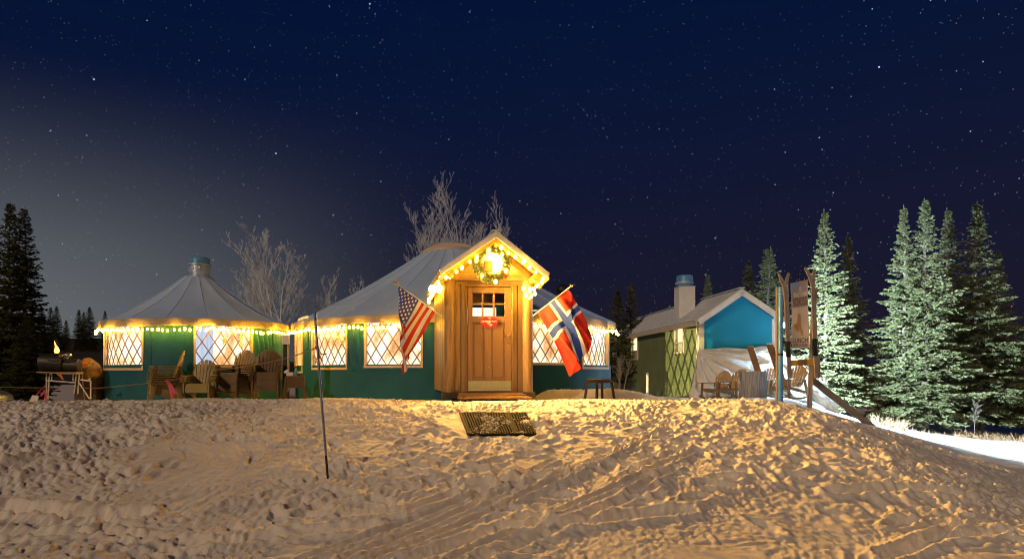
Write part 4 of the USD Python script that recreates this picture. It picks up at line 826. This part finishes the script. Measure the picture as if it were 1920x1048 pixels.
# ------------------------------------------------------------------ welcome banner between two pairs of old skis
SY = 14.2
g = at(1463, 752, SY); gz = float(ground(g[0], g[1]))
t = Thing('metal_pole', 'blue-grey steel pole standing left of the welcome banner', 'pole', (g[0], g[1], gz - .1))
top = at(1463, 538, SY)[2] - gz + .1
t.part('pipe', tube([(0, 0, 0), (0, 0, top)], .052, 18), 'blue_steel', smooth=40); t.part('collar', lathe([(.055, top - .16), (.058, top - .16), (.058, top - .145), (.055, top - .145)], 18), 'galvanised'); t.part('strap', lathe([(.055, 1.05), (.06, 1.05), (.06, 1.10), (.055, 1.10)], 18), 'black_plastic'); t.part('edge_board', box((-.062, .02, top / 2), (.028, .05, top)), 'ski_wood')
def ski(pts, w, label):
    pts = np.array([at(*p) for p in pts]); t = Thing('old_ski', label, 'ski', tuple(pts[-1]), 0, 'old skis framing the banner')
    d = np.gradient(pts, axis=0); d /= np.linalg.norm(d, axis=1, keepdims=True); n_ = np.array([.35, -.93, 0]); s_ = np.cross(d, n_); s_ /= np.linalg.norm(s_, axis=1, keepdims=True); nn = np.cross(s_, d)
    w = np.interp(np.linspace(0, 1, len(pts)), np.linspace(0, 1, len(w)), w)[:, None]
    ring = np.stack([pts + s_ * w / 2 + nn * .010, pts - s_ * w / 2 + nn * .010, pts - s_ * w / 2 - nn * .010, pts + s_ * w / 2 - nn * .010, pts + s_ * w / 2 + nn * .010], 1)
    m = cat([grid(ring), (ring[0, :4], np.array([[0, 1, 2], [0, 2, 3]])), (ring[-1, :4], np.array([[2, 1, 0], [3, 2, 0]]))]); t.part('ski', m, 'ski_wood', True, smooth=30)
    return t, pts, s_, nn
W_ = [.045, .075, .092, .098, .092, .086, .084, .084, .086, .09]
def binding(t, a, b, w): t.part('binding', cat([beam(a, b, w, .045, (0, -1, 0)), beam(a + np.array([-.02, -.04, -.03]), a + np.array([.02, -.07, -.20]), .02, .02, (1, 0, 0)), tube([a + np.array([.05, -.02, 0]), a + np.array([.075, -.03, -.12]), b + np.array([.05, -.02, .0])], .008, 5)]), 'black_plastic', True)
tS, *_ = ski([(1460, 514, 13.95), (1465, 524, 14.02), (1469.5, 534, 14.1), (1473, 556, 14.14), (1474.5, 590, 14.15), (1476, 630, 14.15), (1478, 668, 14.15), (1480, 709, 14.15)], W_, 'front ski at the left edge of the banner with black binding'); binding(tS, at(1476.5, 640, 14.12), at(1477.6, 669, 14.12), .085)
ski([(1479, 512, 14.35), (1476, 522, 14.32), (1474, 532, 14.27), (1475, 560, 14.21), (1477, 600, 14.2), (1479, 640, 14.2), (1481, 706, 14.2)], W_, 'rear ski at the left edge, its tip crossing to the right')
tS, *_ = ski([(1509, 502, 13.95), (1515, 512, 14.02), (1520.5, 523, 14.1), (1524, 540, 14.14), (1525, 590, 14.15), (1526.5, 640, 14.15), (1529, 676, 14.15), (1531, 709, 14.15)], W_, 'front ski at the right edge of the banner with black binding'); binding(tS, at(1526.5, 635, 14.12), at(1528, 667, 14.12), .09)
ski([(1528, 505, 14.35), (1525.5, 514, 14.32), (1524, 524, 14.27), (1526, 560, 14.21), (1528.5, 610, 14.2), (1530, 650, 14.2), (1532, 700, 14.2)], W_, 'rear ski at the right edge, its tip crossing to the right')
bn = Thing('welcome_banner', 'pink beige welcome banner with lunch lettering hung between upright skis', 'banner', tuple(at(1499, 652, 14.18)))
TL, TR, BR, BL = at(1481.5, 531.5, 14.17), at(1515.5, 524, 14.17), at(1517.5, 652.5, 14.17), at(1484, 653, 14.17)
def bsurf(u, v, off=0.):
    u, v = np.broadcast_arrays(np.asarray(u, float), np.asarray(v, float)); P = (TL * (1 - u)[..., None] + TR * u[..., None]) * (1 - v)[..., None] + (BL * (1 - u)[..., None] + BR * u[..., None]) * v[..., None]
    P[..., 1] += .02 * np.sin(u * 3.1) * np.sin(v * 9) - off - .012 * np.sin(v * 5 + u * 4); P[..., 0] -= .015 * np.sin(v * math.pi) * (u * 2 - 1); return P
def bpart(nm, u0, u1, v0, v1, m, off=0., n=14, th_=.004): u, v = np.meshgrid(np.linspace(u0, u1, 8), np.linspace(v0, v1, n), indexing='ij'); bn.part(nm, sheet(grid(bsurf(u, v, off)), th_) if th_ else grid(bsurf(u, v, off)), m, True, smooth=40)
bpart('cloth', 0, 1, 0, 1, 'banner_cloth'); bpart('header', 0, 1, .0, .385, 'banner_grey', .007, 14, 0)
def bprint(text, u0, u1, v, m, hh):
    k = meshkit.text_mesh(text, hh, .0005, True); p = np.array(k.vertices); u = u0 + (u1 - u0) * (p[:, 0] - p[:, 0].min()) / np.ptp(p[:, 0]); vv = v - p[:, 1] / 1.36
    bn.part('lettering', (bsurf(u, vv, .014), np.array(k.faces)), m, True)
bprint('Welcome!', .12, .97, .228, 'white_print', .10); bprint('SCHUSS', .08, .94, .362, 'banner_brown', .16); bprint('LUNCH', .08, .90, .915, 'banner_brown', .09); bprint('OPEN 11:30AM', .10, .86, .978, 'banner_brown', .062)
def bpoly(pts, m, nm): 
    from shapely.geometry import Polygon
    k = trimesh.creation.extrude_polygon(Polygon(pts).buffer(.02), .001, engine='earcut'); p = np.array(k.vertices); bn.part(nm, (bsurf(p[:, 0], p[:, 1], .012), np.array(k.faces)), m, True)
bpoly([(.36, .50), (.48, .50), (.52, .58), (.50, .66), (.62, .74), (.66, .80), (.58, .79), (.46, .70), (.36, .74), (.14, .66), (.30, .64), (.34, .56)], 'banner_orange', 'skier_print'); bpoly([(.50, .10), (.60, .09), (.62, .14), (.56, .18), (.50, .15)], 'white_print', 'crest_print'); bpoly([(0, .02), (.5, .02), (.02, .13)], 'roof_canvas_dark', 'corner_print')
bn.part('hem_rod', tube([TL + np.array([-.05, .01, 0]), TR + np.array([.05, .01, .01])], .011, 6), 'dark_timber', True); bn.part('rope_tie', cat([tube([TL + np.array([k * .09 + .12, -.01, .0 + k * .013]), TL + np.array([k * .09 + .12 + rng.uniform(-.03, .03), -.02, .09 + k * .013])], .004, 4) for k in range(4)]), 'rope', True)
t = Thing('sign_stand', 'yellow and brown crossbar joining the ski posts below the banner', 'sign stand', tuple(at(1505, 680, 14.3)))
t.part('crossbar', beam(at(1483, 681, 14.3), at(1537, 677, 14.3), .045, .13, b=.008), 'yellow_paint', True); t.part('clamp', beam(at(1496, 680, 14.24), at(1513, 679, 14.24), .03, .125, b=.006), 'plank_wood', True)
t.part('stub_post', beam(at(1531, 709, 14.32), at(1531, 674, 14.32), .14, .05, (0, -1, 0)), 'plank_wood', True)
a = at(1531, 0, 14.4); t.part('upright', beam((a[0] - .15, 14.42, float(ground(a[0], 14.4)) - .1), at(1528, 540, 14.42), .09, .05, (0, -1, 0)), 'ski_wood', True)
e = ground_hit(1640, 802, 6); plank('brace_board', np.array([e[0], e[1], e[2] - .02]), at(1524, 713, 14.5), .15, .05, 'plank_wood', 'long brown board sloping from the banner stand down to the snow bank', 'plank')

# ------------------------------------------------------------------ rubber mat, marker pole and rope in front
def mat():
    q = [ground_hit(*p, 6) for p in ((863, 776), (985, 776), (1004, 817), (879, 817))]; q = [np.array(p) for p in q]
    t = Thing('door_mat', 'black ribbed rubber mat with snow in its grooves lying before the porch', 'mat', tuple(np.mean(q, 0)))
    def Q(u, v):
        P = (q[0] * (1 - u)[..., None] + q[1] * u[..., None]) * (1 - v)[..., None] + (q[3] * (1 - u)[..., None] + q[2] * u[..., None]) * v[..., None]; return P
    dn = np.cross(q[1] - q[0], q[3] - q[0]); dn /= np.linalg.norm(dn); dn = dn * np.sign(dn[2])
    u, v = np.meshgrid(np.linspace(0, 1, 60), np.linspace(0, 1, 40), indexing='ij'); P = Q(u, v); P[..., 2] += .010
    t.part('backing', sheet(grid(P[:, ::-1]), .012), 'rubber', True)
    n = 26
    for k in range(n):
        a = np.array([[k / (n - 1), 0.0], [k / (n - 1), 1.0]]); P = Q(a[:, 0], a[:, 1]) + dn * .020; t.part('rib', beam(P[0], P[1], .017 if k % 9 else .04, .022, dn, .003), 'rubber', True)
    for k in range(12):
        a = np.array([[0, k / 11], [1, k / 11]]); P = Q(a[:, 0], a[:, 1]) + dn * .018; t.part('cross_rib', beam(P[0], P[1], .012, .014, dn, .002), 'rubber', True)
    R_ = random.Random(5); lumps = []
    for k in range(700):
        u, v = R_.random(), R_.random()
        if meshkit.noise(np.array([[u * 5, v * 4, 0]]), 3)[0] + .25 * v + .12 * u < .88: continue
        c = Q(np.array(u), np.array(v)) + dn * (.018 + R_.uniform(0, .012)); lumps.append(ball(c, R_.uniform(.006, .017), 1, (1.4, 1, .6)))
    t.part('caught_snow', cat(lumps), 'snow', True, smooth=True, kind='stuff')
mat()
g = ground_hit(615, 902, 4.5); tp = at(590, 585, g[1] + .15)
t = Thing('marker_pole', 'thin leaning steel marker pole planted in the foreground snow', 'pole', tuple(g))
lo = g + (tp - g) * .15
t.part('lower_tube', tube([g - (tp - g) * .08, lo], .0125, 10), 'black_iron', True, smooth=40); t.part('tube', tube([lo - (tp - g) * .002, tp], .0135, 10), 'pole_steel', True, smooth=40); t.part('tip', tube([tp - (tp - g) * .05, tp + (tp - g) * .005], .0155, 10), 'pole_blue', True, smooth=40)
kn = at(594.5, 652, g[1] + .12)
ctrl = np.array([kn, at(575, 659, 8.2), at(545, 669, 10.), at(500, 680, 12.2), at(440, 690, 14.0), at(395, 694, 14.9), at(345, 707, 15.0), at(300, 716, 15.2), at(240, 722, 15.4), at(185, 727, 15.6), at(100, 727, 15.8), at(20, 726, 16.0), at(-60, 722, 16.2)])
from scipy.interpolate import CubicSpline
cs = CubicSpline(np.arange(len(ctrl)), ctrl)(np.linspace(0, len(ctrl) - 1, 130))
t = Thing('barrier_rope', 'long sagging brown rope from the marker pole past the chairs to the left', 'rope', tuple(kn)); th = np.linspace(0, 900, 130)
t.part('rope', tube(cs, .007, 6), 'rope', True, smooth=True); t.part('knot', cat([ball(kn, .022, 1), tube([kn, kn + np.array([.03, -.01, -.10]), kn + np.array([.06, 0, -.13])], .007, 5), tube([kn, kn + np.array([.05, -.01, -.07]), kn + np.array([.10, 0, -.06])], .007, 5)]), 'rope', True)
def ribbon(p, label, drops):
    t = Thing('pink_ribbon', label, 'ribbon', tuple(p), 0, 'pink ribbons on the rope')
    for dx, l, w in drops:
        s = np.linspace(0, 1, 10); c = np.stack([p[0] + dx * s ** .8, p[1] - .03 + .03 * np.sin(s * 5), p[2] - l * s], 1); ww = w * (.5 + .5 * s); P = np.stack([c - np.array([1, 0, .15]) * ww[:, None] / 2, c + np.array([1, .2, .15]) * ww[:, None] / 2], 1)
        t.part('tail', sheet(grid(P), .004), 'pink_ribbon', True, smooth=True)
ribbon(at(312, 713, 14.9), 'pink ribbon hanging over the sideways chair stack', [(.16, .42, .07), (.21, .29, .09)])
ribbon(at(84, 731, 13.9), 'pink ribbon reaching the snow under the white frame', [(.03, .36, .075), (-.05, .12, .05)])

# ------------------------------------------------------------------ things on the far left
def LP(px, py, Y=16.2): return at(px, py, Y)
t = Thing('smoker_grill', 'black barrel smoker grill standing on a table frame at far left', 'grill', tuple(LP(100, 695)))
def barrel(x0, x1, pyc, r, Y=16.3):
    a, b = LP(x0, pyc, Y), LP(x1, pyc, Y); d = (b - a); s = np.array([0, .02, .03, .5, .97, .98, 1]); return tube(a + d * s[:, None], np.array([.85, .9, 1, 1, 1, .9, .85]) * r, 20)
mb = t.part('barrel', barrel(77, 121, 680, .21), 'black_iron', True, smooth=35); t.part('lid_handle', tube([LP(84, 672, 16.05), LP(84, 671, 15.98), LP(114, 671, 15.98), LP(114, 672, 16.05)], .012, 6), 'black_iron', True, under=mb)
t.part('fire_box', barrel(121.5, 149, 685, .155), 'black_iron', True, smooth=35)
t.part('chimney', tube([LP(126, 672, 16.3), LP(126, 664, 16.3)], .035, 10), 'galvanised', True); t.part('chimney_cap', cat([ball(LP(128, 666, 16.2), .085, 2, (1, 1, .7))]), 'kick_steel', True, smooth=True)
fm = Thing('torch_flame', 'small orange flame burning above the black smoker', 'flame', tuple(LP(105, 662)))
fp = np.linspace(0, 1, 12); fr = np.interp(fp, [0, .15, .35, .6, 1], [.03, .065, .05, .02, .003]); c = LP(105.5, 662.5); pts = np.stack([c[0] + .02 * np.sin(fp * 5) - .02 * fp, np.full(12, c[1]), c[2] + .30 * fp], 1)
fm.part('fire', tube(pts, fr, 10), 'flame', smooth=True, world=True); fm.part('burner', lathe([(0, -.03), (.05, -.03), (.055, .0), (.03, .01)], 12, tuple(c)), 'black_iron', world=True)
t = Thing('table_frame', 'white tubular folding table frame under the black smoker', 'table', tuple(LP(115, 750)))
t.part('table_top', cat([beam(LP(75, 697.5), LP(119, 699.5), .35, .03), beam(LP(119, 699.5), LP(150, 699.5), .35, .045)]), 'ski_wood', True)
for a, b in (((87, 701), (87.5, 745)), ((93, 701), (90, 748)), ((97, 701), (97, 714)), ((143, 700), (139, 737)), ((148.5, 698), (146, 738)), ((137.5, 701), (137, 714))): t.part('leg', tube([LP(*a), LP(*b)], .016, 8), 'pale_plastic', True, smooth=True)
for a, b in (((97, 714), (140, 717)), ((86, 713), (97, 714))): t.part('stretcher', tube([LP(*a, 16.1), LP(*b, 16.1)], .016, 8), 'pale_plastic', True)
t.part('hanging_cloth', sheet(grid(np.array([[LP(105, 701, 16.0), LP(113, 701, 16.0)], [LP(112, 706, 15.99), LP(117, 706, 15.99)], [LP(116.5, 711.5, 15.98), LP(119, 711.5, 15.98)]])), .006), 'orange_cloth', True)
t = Thing('sawhorse', 'white metal trestle leaning beside the table frame', 'trestle', tuple(LP(165, 748)))
for a, b in (((148, 717), (167, 746.5)), ((170, 714), (170, 746.5)), ((167, 746.5), (171, 746.5)), ((151, 712), (170, 714))): t.part('tube', tube([LP(*a, 15.9), LP(*b, 15.9)], .017, 8), 'white_paint', True, smooth=True)
t.part('lamp_cap', ball(LP(168, 710.5, 15.9), .03, 2, (1, 1, .6)), 'pale_plastic', True)
t = Thing('covered_heap', 'brown covered bundle with orange tie beside the small yurt', 'bundle', tuple(LP(170, 712, 16.8)))
m = ball((0, 0, 0), 1., 3); n_ = meshkit.fbm(m[0] * 2.2 + 7, 3)[:, None]; v = m[0] * (np.array([.30, .26, .34]) * (.82 + .4 * n_)) + LP(168, 698, 17.2); t.part('cover', (v, m[1]), 'brown_tarp', True, smooth=True)
t.part('tie_cloth', sheet(grid(np.array([[LP(152, 677.5, 16.6), LP(160, 678, 16.6), LP(172, 678, 16.6)], [LP(155, 683, 16.55), LP(161, 682, 16.55), LP(168, 681, 16.6)], [LP(153, 690, 16.5), LP(157, 688, 16.5), LP(160, 686, 16.55)]])), .006), 'orange_cloth', True, smooth=True); t.part('guy_line', tube([LP(153, 690, 16.4), LP(155, 715, 16.2), LP(158, 749, 16.)], .008, 5), 'rope', True)
a = at(175, 0, 17.2); t.part('crate', box((a[0] - .1, 17.2, float(ground(a[0], 17.2)) + .25), (.55, .45, .75), .01), 'dark_timber', True)
t = Thing('snow_shovel', 'red handled shovel with white blade leaning by the table frame', 'shovel', tuple(LP(64, 750)))
t.part('handle', tube([LP(84, 722.5, 16.0), LP(66, 743, 15.6)], .014, 8), 'sign_red', True, smooth=True); t.part('blade', beam(LP(67, 741.5, 15.6), LP(61, 755, 15.5), .16, .02, (0, -1, .3), .008), 'white_paint', True)
t = Thing('sled_hull', 'pale upturned plastic sled at the far left edge of the snow', 'sled', tuple(LP(0, 748)))
m = ball((0, 0, 0), 1., 3); v = m[0].copy(); v[:, 2] = np.maximum(v[:, 2], -.15); v = v * np.array([.42, .6, .22]) + LP(-20, 748, 15.2); t.part('hull', (v, m[1]), 'kick_steel', True, smooth=40); t.part('rim', tube([LP(-46, 750, 14.7), LP(-10, 752.5, 14.6), LP(12, 749, 14.9)], .02, 8), 'pale_plastic', True)

# ------------------------------------------------------------------ conifers
def conifer(name, H, Rb, seed, dens, needle_m, droop=.25, power=.85, blade=(.125, .030), pale=True, ragged=1.):
    R_ = np.random.default_rng(seed); p = Proto(name)
    zz = np.linspace(0, H, 14); p.part('trunk', tube(np.stack([.05 * np.sin(zz * .7 + seed), .05 * np.cos(zz * .5), zz], 1), .022 * H * .5 * (1 - zz / H) ** .9 + .008, 8), 'trunk_bark', smooth=True)
    tips, dirs, sz, sticks = [], [], [], []
    z = .035 * H
    while z < H * .985:
        f = z / H; L0 = Rb * (1 - f) ** power * (.62 + .38 * min(1, f / .10)) + .03
        nb = int(R_.integers(4, 7)) if f < .9 else 4
        az0 = R_.uniform(0, 6.28)
        for b in range(nb):
            az = az0 + b * 6.283 / nb + R_.uniform(-.35, .35); l = L0 * (R_.uniform(1 - .42 * ragged, 1.0) if R_.random() < .8 else R_.uniform(.95, 1 + .25 * ragged)); z0_ = z + R_.uniform(-.16, .16) * min(1, 3 * (1 - f)); up0 = .16 + .75 * f ** 2 + R_.uniform(-.22, .22)
            n = max(3, int(l / .11)); s = np.linspace(.12, 1, n); out = np.array([math.cos(az), math.sin(az), 0]); sd = np.array([-math.sin(az), math.cos(az), 0])
            zc = l * (up0 * s - droop * (1 + .5 * (1 - f)) * s ** 2 + .16 * s ** 3)
            c = out[None] * (s * l)[:, None]; c[:, 2] = z0_ + zc; bend = R_.uniform(-.18, .18); c += sd * (bend * l * s ** 2)[:, None]
            if pale and R_.random() < .45: sticks.append(tube(np.vstack([[0, 0, z0_ - .02], c[::max(1, n // 3)]]), np.linspace(.014, .004, len(c[::max(1, n // 3)]) + 1) * (.6 + .5 * (1 - f)), 3, False))
            for k in range(n):
                tw = (.30 * l * (1 - s[k]) ** .7 + .10 * (1 - .65 * f)) * R_.uniform(.6, 1.2)
                for sg in (-1, 1, 0) if s[k] > .25 else (-1, 1):
                    if R_.random() > dens: continue
                    d = out * (.75 if sg else 1) + sd * sg * .8 + np.array([0, 0, R_.uniform(-.45, .12)]); d /= np.linalg.norm(d); m = max(2, int(tw / .05))
                    q = np.linspace(.1, 1, m)[:, None] * tw; pts = c[k] + d * q; pts[:, 2] -= .30 * (q[:, 0] ** 2) + .01
                    tips.append(pts); dirs.append(np.broadcast_to(d, pts.shape)); sz.append(np.full(len(pts), (.75 + .5 * R_.random()) * (1 - .42 * f ** 2)))
        z += (.078 + .075 * (1 - f)) * R_.uniform(.6, 1.4) * max(1, H / 7) ** .5
    P, D, S_ = np.vstack(tips), np.vstack(dirs), np.concatenate(sz)
    P = np.vstack([P, P]); D = np.vstack([D, D]); S_ = np.concatenate([S_, S_]); k = len(P)
    jit = R_.normal(0, .55, (k, 3)); jit[:, 2] = np.abs(jit[:, 2]) * .55 - .12; d = D * .9 + jit; d /= np.linalg.norm(d, axis=1, keepdims=True)
    s_ = np.cross(d, R_.normal(0, 1, (k, 3))); s_ /= np.linalg.norm(s_, axis=1, keepdims=True)
    l, w = blade[0] * S_[:, None] * R_.uniform(.7, 1.2, (k, 1)), blade[1] * S_[:, None]
    v = np.stack([P - d * l * .3, P + d * l * .25 - s_ * w, P + d * l * .75, P + d * l * .25 + s_ * w], 1).reshape(-1, 3)
    i = np.arange(k)[:, None] * 4; f = np.vstack([i + np.array([[0, 1, 2]]), i + np.array([[0, 2, 3]])])
    p.part('crown', (v, f), needle_m); print(name, len(f))
    if sticks: p.part('branches', cat(sticks), 'twig_pale' if pale else 'trunk_bark')
    return p.path
FIR = [conifer('fir_kind', 9.4, 1.95, 1, .95, 'needles', .25, 1.08), conifer('slim_fir_kind', 9.2, 1.75, 5, .95, 'needles', .3, 1.12), conifer('young_fir_kind', 6.0, 1.1, 9, .85, 'needles', .2, 1.1, (.10, .028))]
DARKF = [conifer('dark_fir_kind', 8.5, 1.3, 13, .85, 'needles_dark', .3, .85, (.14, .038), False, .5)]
WIDE = 1.18
def tree(of, h0, px, pyt, pyb, Y, label, wide=1., rot=0., group='conifers', name='fir_tree'):
    top, bot = at(px, pyt, Y), at(px, pyb, Y); k = (top[2] - bot[2]) / h0
    return Thing(name, label, 'tree', tuple(bot), rot, group, (k * wide * WIDE, k * wide * WIDE, k), of)
tree(FIR[1], 9.2, 1546, 392, 775, 26.0, 'bright tall fir standing just right of the welcome banner', 1.0, .4)
tree(FIR[0], 9.4, 1590, 440, 772, 28.5, 'shaded fir tucked behind the bright fir beside the banner', .85, 2.1)
tree(FIR[1], 9.2, 1694, 384, 800, 26.5, 'left trunk of the bright close pair of firs, with ragged top', .86, 1.0)
tree(FIR[0], 9.4, 1735, 371, 802, 26.3, 'tallest bright fir of the close pair on the right', .96, 3.3)
tree(FIR[1], 9.2, 1778, 388, 790, 30.0, 'dark slim fir behind and right of the tallest fir', .9, 5.0)
tree(FIR[1], 9.2, 1833, 375, 806, 27.6, 'bright pointed fir near the right picture edge', 1.08, 4.1)
tree(FIR[0], 9.4, 1872, 468, 800, 30.5, 'dark lower fir behind the bright pointed one at right', .9, .8)
tree(FIR[0], 9.4, 1930, 560, 806, 29.0, 'low shaded fir cut by the right picture edge', 1.1, 2.8)
tree(FIR[2], 6.0, 1441, 462, 735, 34.0, 'young pale green fir rising behind the right roof slope of the house', 1.25, .3)
tree(FIR[2], 6.0, 1403, 487, 735, 48.0, 'bluish small fir behind the peak of the house', 1.0, 1.7)
tree(FIR[2], 6.0, 1424, 530, 735, 50.0, 'faint small fir between two others behind the house', 1.0, 2.5)
tree(FIR[2], 6.0, 1327, 512, 730, 40.0, 'small fir peeking over the house roof beside the chimney', .9, 3.9)
tree(FIR[2], 6.0, 1158, 543, 718, 30.0, 'shorter fir between the large yurt and the house', 1.5, 4.4)
tree(FIR[2], 6.0, 1184, 530, 722, 31.0, 'taller narrow fir beside the house, right of its shorter neighbour', 1.1, 5.2)
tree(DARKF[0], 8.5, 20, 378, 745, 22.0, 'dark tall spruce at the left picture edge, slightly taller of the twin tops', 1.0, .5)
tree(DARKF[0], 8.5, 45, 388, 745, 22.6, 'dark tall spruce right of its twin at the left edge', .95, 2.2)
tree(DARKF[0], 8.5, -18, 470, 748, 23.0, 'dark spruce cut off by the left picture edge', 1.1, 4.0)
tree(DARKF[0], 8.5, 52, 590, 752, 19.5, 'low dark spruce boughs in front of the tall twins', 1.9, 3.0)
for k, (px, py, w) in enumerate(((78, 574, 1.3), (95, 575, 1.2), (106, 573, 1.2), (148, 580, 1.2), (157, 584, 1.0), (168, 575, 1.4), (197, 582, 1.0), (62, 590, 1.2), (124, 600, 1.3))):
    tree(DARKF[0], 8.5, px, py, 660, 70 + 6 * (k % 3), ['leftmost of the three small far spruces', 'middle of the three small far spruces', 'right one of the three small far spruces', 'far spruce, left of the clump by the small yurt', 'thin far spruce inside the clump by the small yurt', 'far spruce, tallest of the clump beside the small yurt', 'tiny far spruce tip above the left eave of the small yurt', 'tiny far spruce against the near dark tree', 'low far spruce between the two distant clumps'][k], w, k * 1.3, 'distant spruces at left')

# ------------------------------------------------------------------ bare trees
def bare_tree(name, label, px, pyt, pyb, Y, seed, stems, spread, material, group, depthn=5, thick=.05, arm=.72, fan=.13):
    R_ = random.Random(seed); top, bot = at(px, pyt, Y), at(px, pyb, Y); H = top[2] - bot[2]; trunks, twigs = [], []
    def grow(p, d, l, r, lev):
        n = 5; pts = [p]; dd = d
        for k in range(n):
            dd = dd + np.array([R_.gauss(0, .10), R_.gauss(0, .10), R_.gauss(.04, .06)]); dd /= np.linalg.norm(dd); pts.append(pts[-1] + dd * l / n)
        rad = np.linspace(r, r * .45, n + 1); (trunks if lev == 0 else twigs).append(tube(pts, np.maximum(rad, .0038), 6 if lev == 0 else 3, False))
        if lev >= depthn: return
        nb = {0: 17, 1: 7, 2: 4, 3: 3, 4: 2}.get(lev, 2)
        for b in range(nb):
            f = R_.uniform(.30 if lev == 0 else .2, 1.0); i = min(int(f * n), n - 1); q = np.array(pts[i]) + (np.array(pts[i + 1]) - pts[i]) * (f * n - i)
            az = R_.uniform(0, 6.28); up = R_.uniform(.35, .9); nd = np.array([math.cos(az), math.sin(az), up]); nd = nd / np.linalg.norm(nd) * .62 + dd * .66; nd /= np.linalg.norm(nd)
            grow(q, nd, l * R_.uniform(.36, .58) * (1.15 - .4 * f) * (arm if lev == 0 else .85), r * .40 * (1 - .4 * f), lev + 1)
    for s in range(stems):
        a = R_.uniform(0, 6.28); off = spread * (s - (stems - 1) / 2) / max(1, stems - 1); d = np.array([off * fan + R_.gauss(0, .04), R_.gauss(0, .08), 1.]); d /= np.linalg.norm(d)
        grow(np.array([off * .5, R_.gauss(0, .1), 0]), d, H * R_.uniform(.60, .76) * (1 if s == stems // 2 else .9), thick, 0)
    t = Thing(name, label, 'tree', tuple(bot), 0, group); t.part('trunk', cat(trunks), material, smooth=True); t.part('branches', cat(twigs), material, kind='stuff')
G = 'bare winter trees'
bare_tree('bare_tree', 'broad leafless tree with pale forked trunks between the two yurts', 512, 428, 700, 27, 4, 4, 1.5, 'aspen_bark', G, 4, .06, .95, .26)
bare_tree('bare_tree', 'thin leafless tree left of the broad one, half behind the small yurt roof', 468, 500, 700, 29, 8, 2, 1.2, 'trunk_bark', G, 4, .06)
bare_tree('bare_tree', 'slender pale leafless tree above the large yurt roof, right of the two', 681, 448, 700, 28, 15, 1, .6, 'aspen_bark', G, 4, .065)
bare_tree('bare_tree', 'slender pale leafless tree above the large yurt roof, left of the two', 645, 468, 700, 29, 21, 2, 1.0, 'aspen_bark', G, 3, .055)
bare_tree('bare_tree', 'low thin leafless saplings rising just above the large yurt roof line', 612, 515, 700, 28, 33, 2, 1.4, 'aspen_bark', G, 3, .04)
bare_tree('bare_tree', 'largest leafless tree spreading behind the yurt dome and porch peak', 872, 318, 700, 30, 27, 6, 1.5, 'aspen_bark', G, 4, .06, .8, .30)
bare_tree('bare_tree', 'leafless tree at right of the dome, low branches over the porch roof', 926, 432, 700, 31, 41, 3, 1.0, 'aspen_bark', G, 4, .05, .8, .3)
bare_tree('bare_tree', 'small leafless twigs left of the dome above the roof', 775, 462, 700, 30, 52, 2, 1.2, 'aspen_bark', G, 3, .04)
bare_tree('bare_tree', 'bare forked snag standing above the house roof, left of the chimney', 1247, 540, 720, 35, 60, 1, .5, 'twig_pale', G, 1, .06)
bare_tree('bare_tree', 'white frosted shrub between the large yurt and the house', 1163, 655, 735, 26, 66, 3, .35, 'twig_pale', G, 2, .025)
bare_tree('bare_tree', 'bare leaning sapling at left beyond the smoker', 118, 620, 700, 24, 71, 2, 1.2, 'twig_pale', G, 2, .03)
bare_tree('bare_tree', 'bare whitish sapling between the banner posts and the trees', 1512, 640, 760, 22, 77, 3, .8, 'twig_pale', G, 2, .03)
bare_tree('bare_tree', 'thin bare sapling in front of the firs at right', 1826, 735, 812, 25, 83, 1, .4, 'trunk_bark', G, 2, .012)

# dry grass and twigs at the foot of the firs
def dry_brush():
    R_ = random.Random(9); out = []
    def blade(p, d, l, w):
        s_ = np.cross(d, [R_.uniform(-1, 1), R_.uniform(-1, 1), .2]); s_ /= np.linalg.norm(s_); out.append((np.array([p - s_ * w, p + s_ * w, p + d * l * .6 + s_ * w * .5, p + d * l * .6 - s_ * w * .5, p + d * l + np.array([0, 0, -.1 * l])]), np.array([[0, 1, 2], [0, 2, 3], [3, 2, 4]])))
    for px0, px1, Y, n, l in ((1635, 1698, 24.0, 330, .50), (1700, 1770, 24.8, 60, .30), (1790, 1925, 25.4, 620, .40), (1925, 2050, 25.6, 150, .4)):
        for k in range(n):
            px = R_.uniform(px0, px1); y = Y + R_.gauss(0, .35); x = (px - PX) / F * y; d = np.array([R_.gauss(0, .55), R_.gauss(0, .5), 1.]); d /= np.linalg.norm(d); blade(np.array([x, y, float(ground(x, y)) - .03]), d, l * R_.uniform(.4, 1.2), .009)
    solo('dry_grass', cat(out), 'dry_grass', 'tan dry grass and twigs along the foot of the firs', 'grass', kind='stuff')
dry_brush()
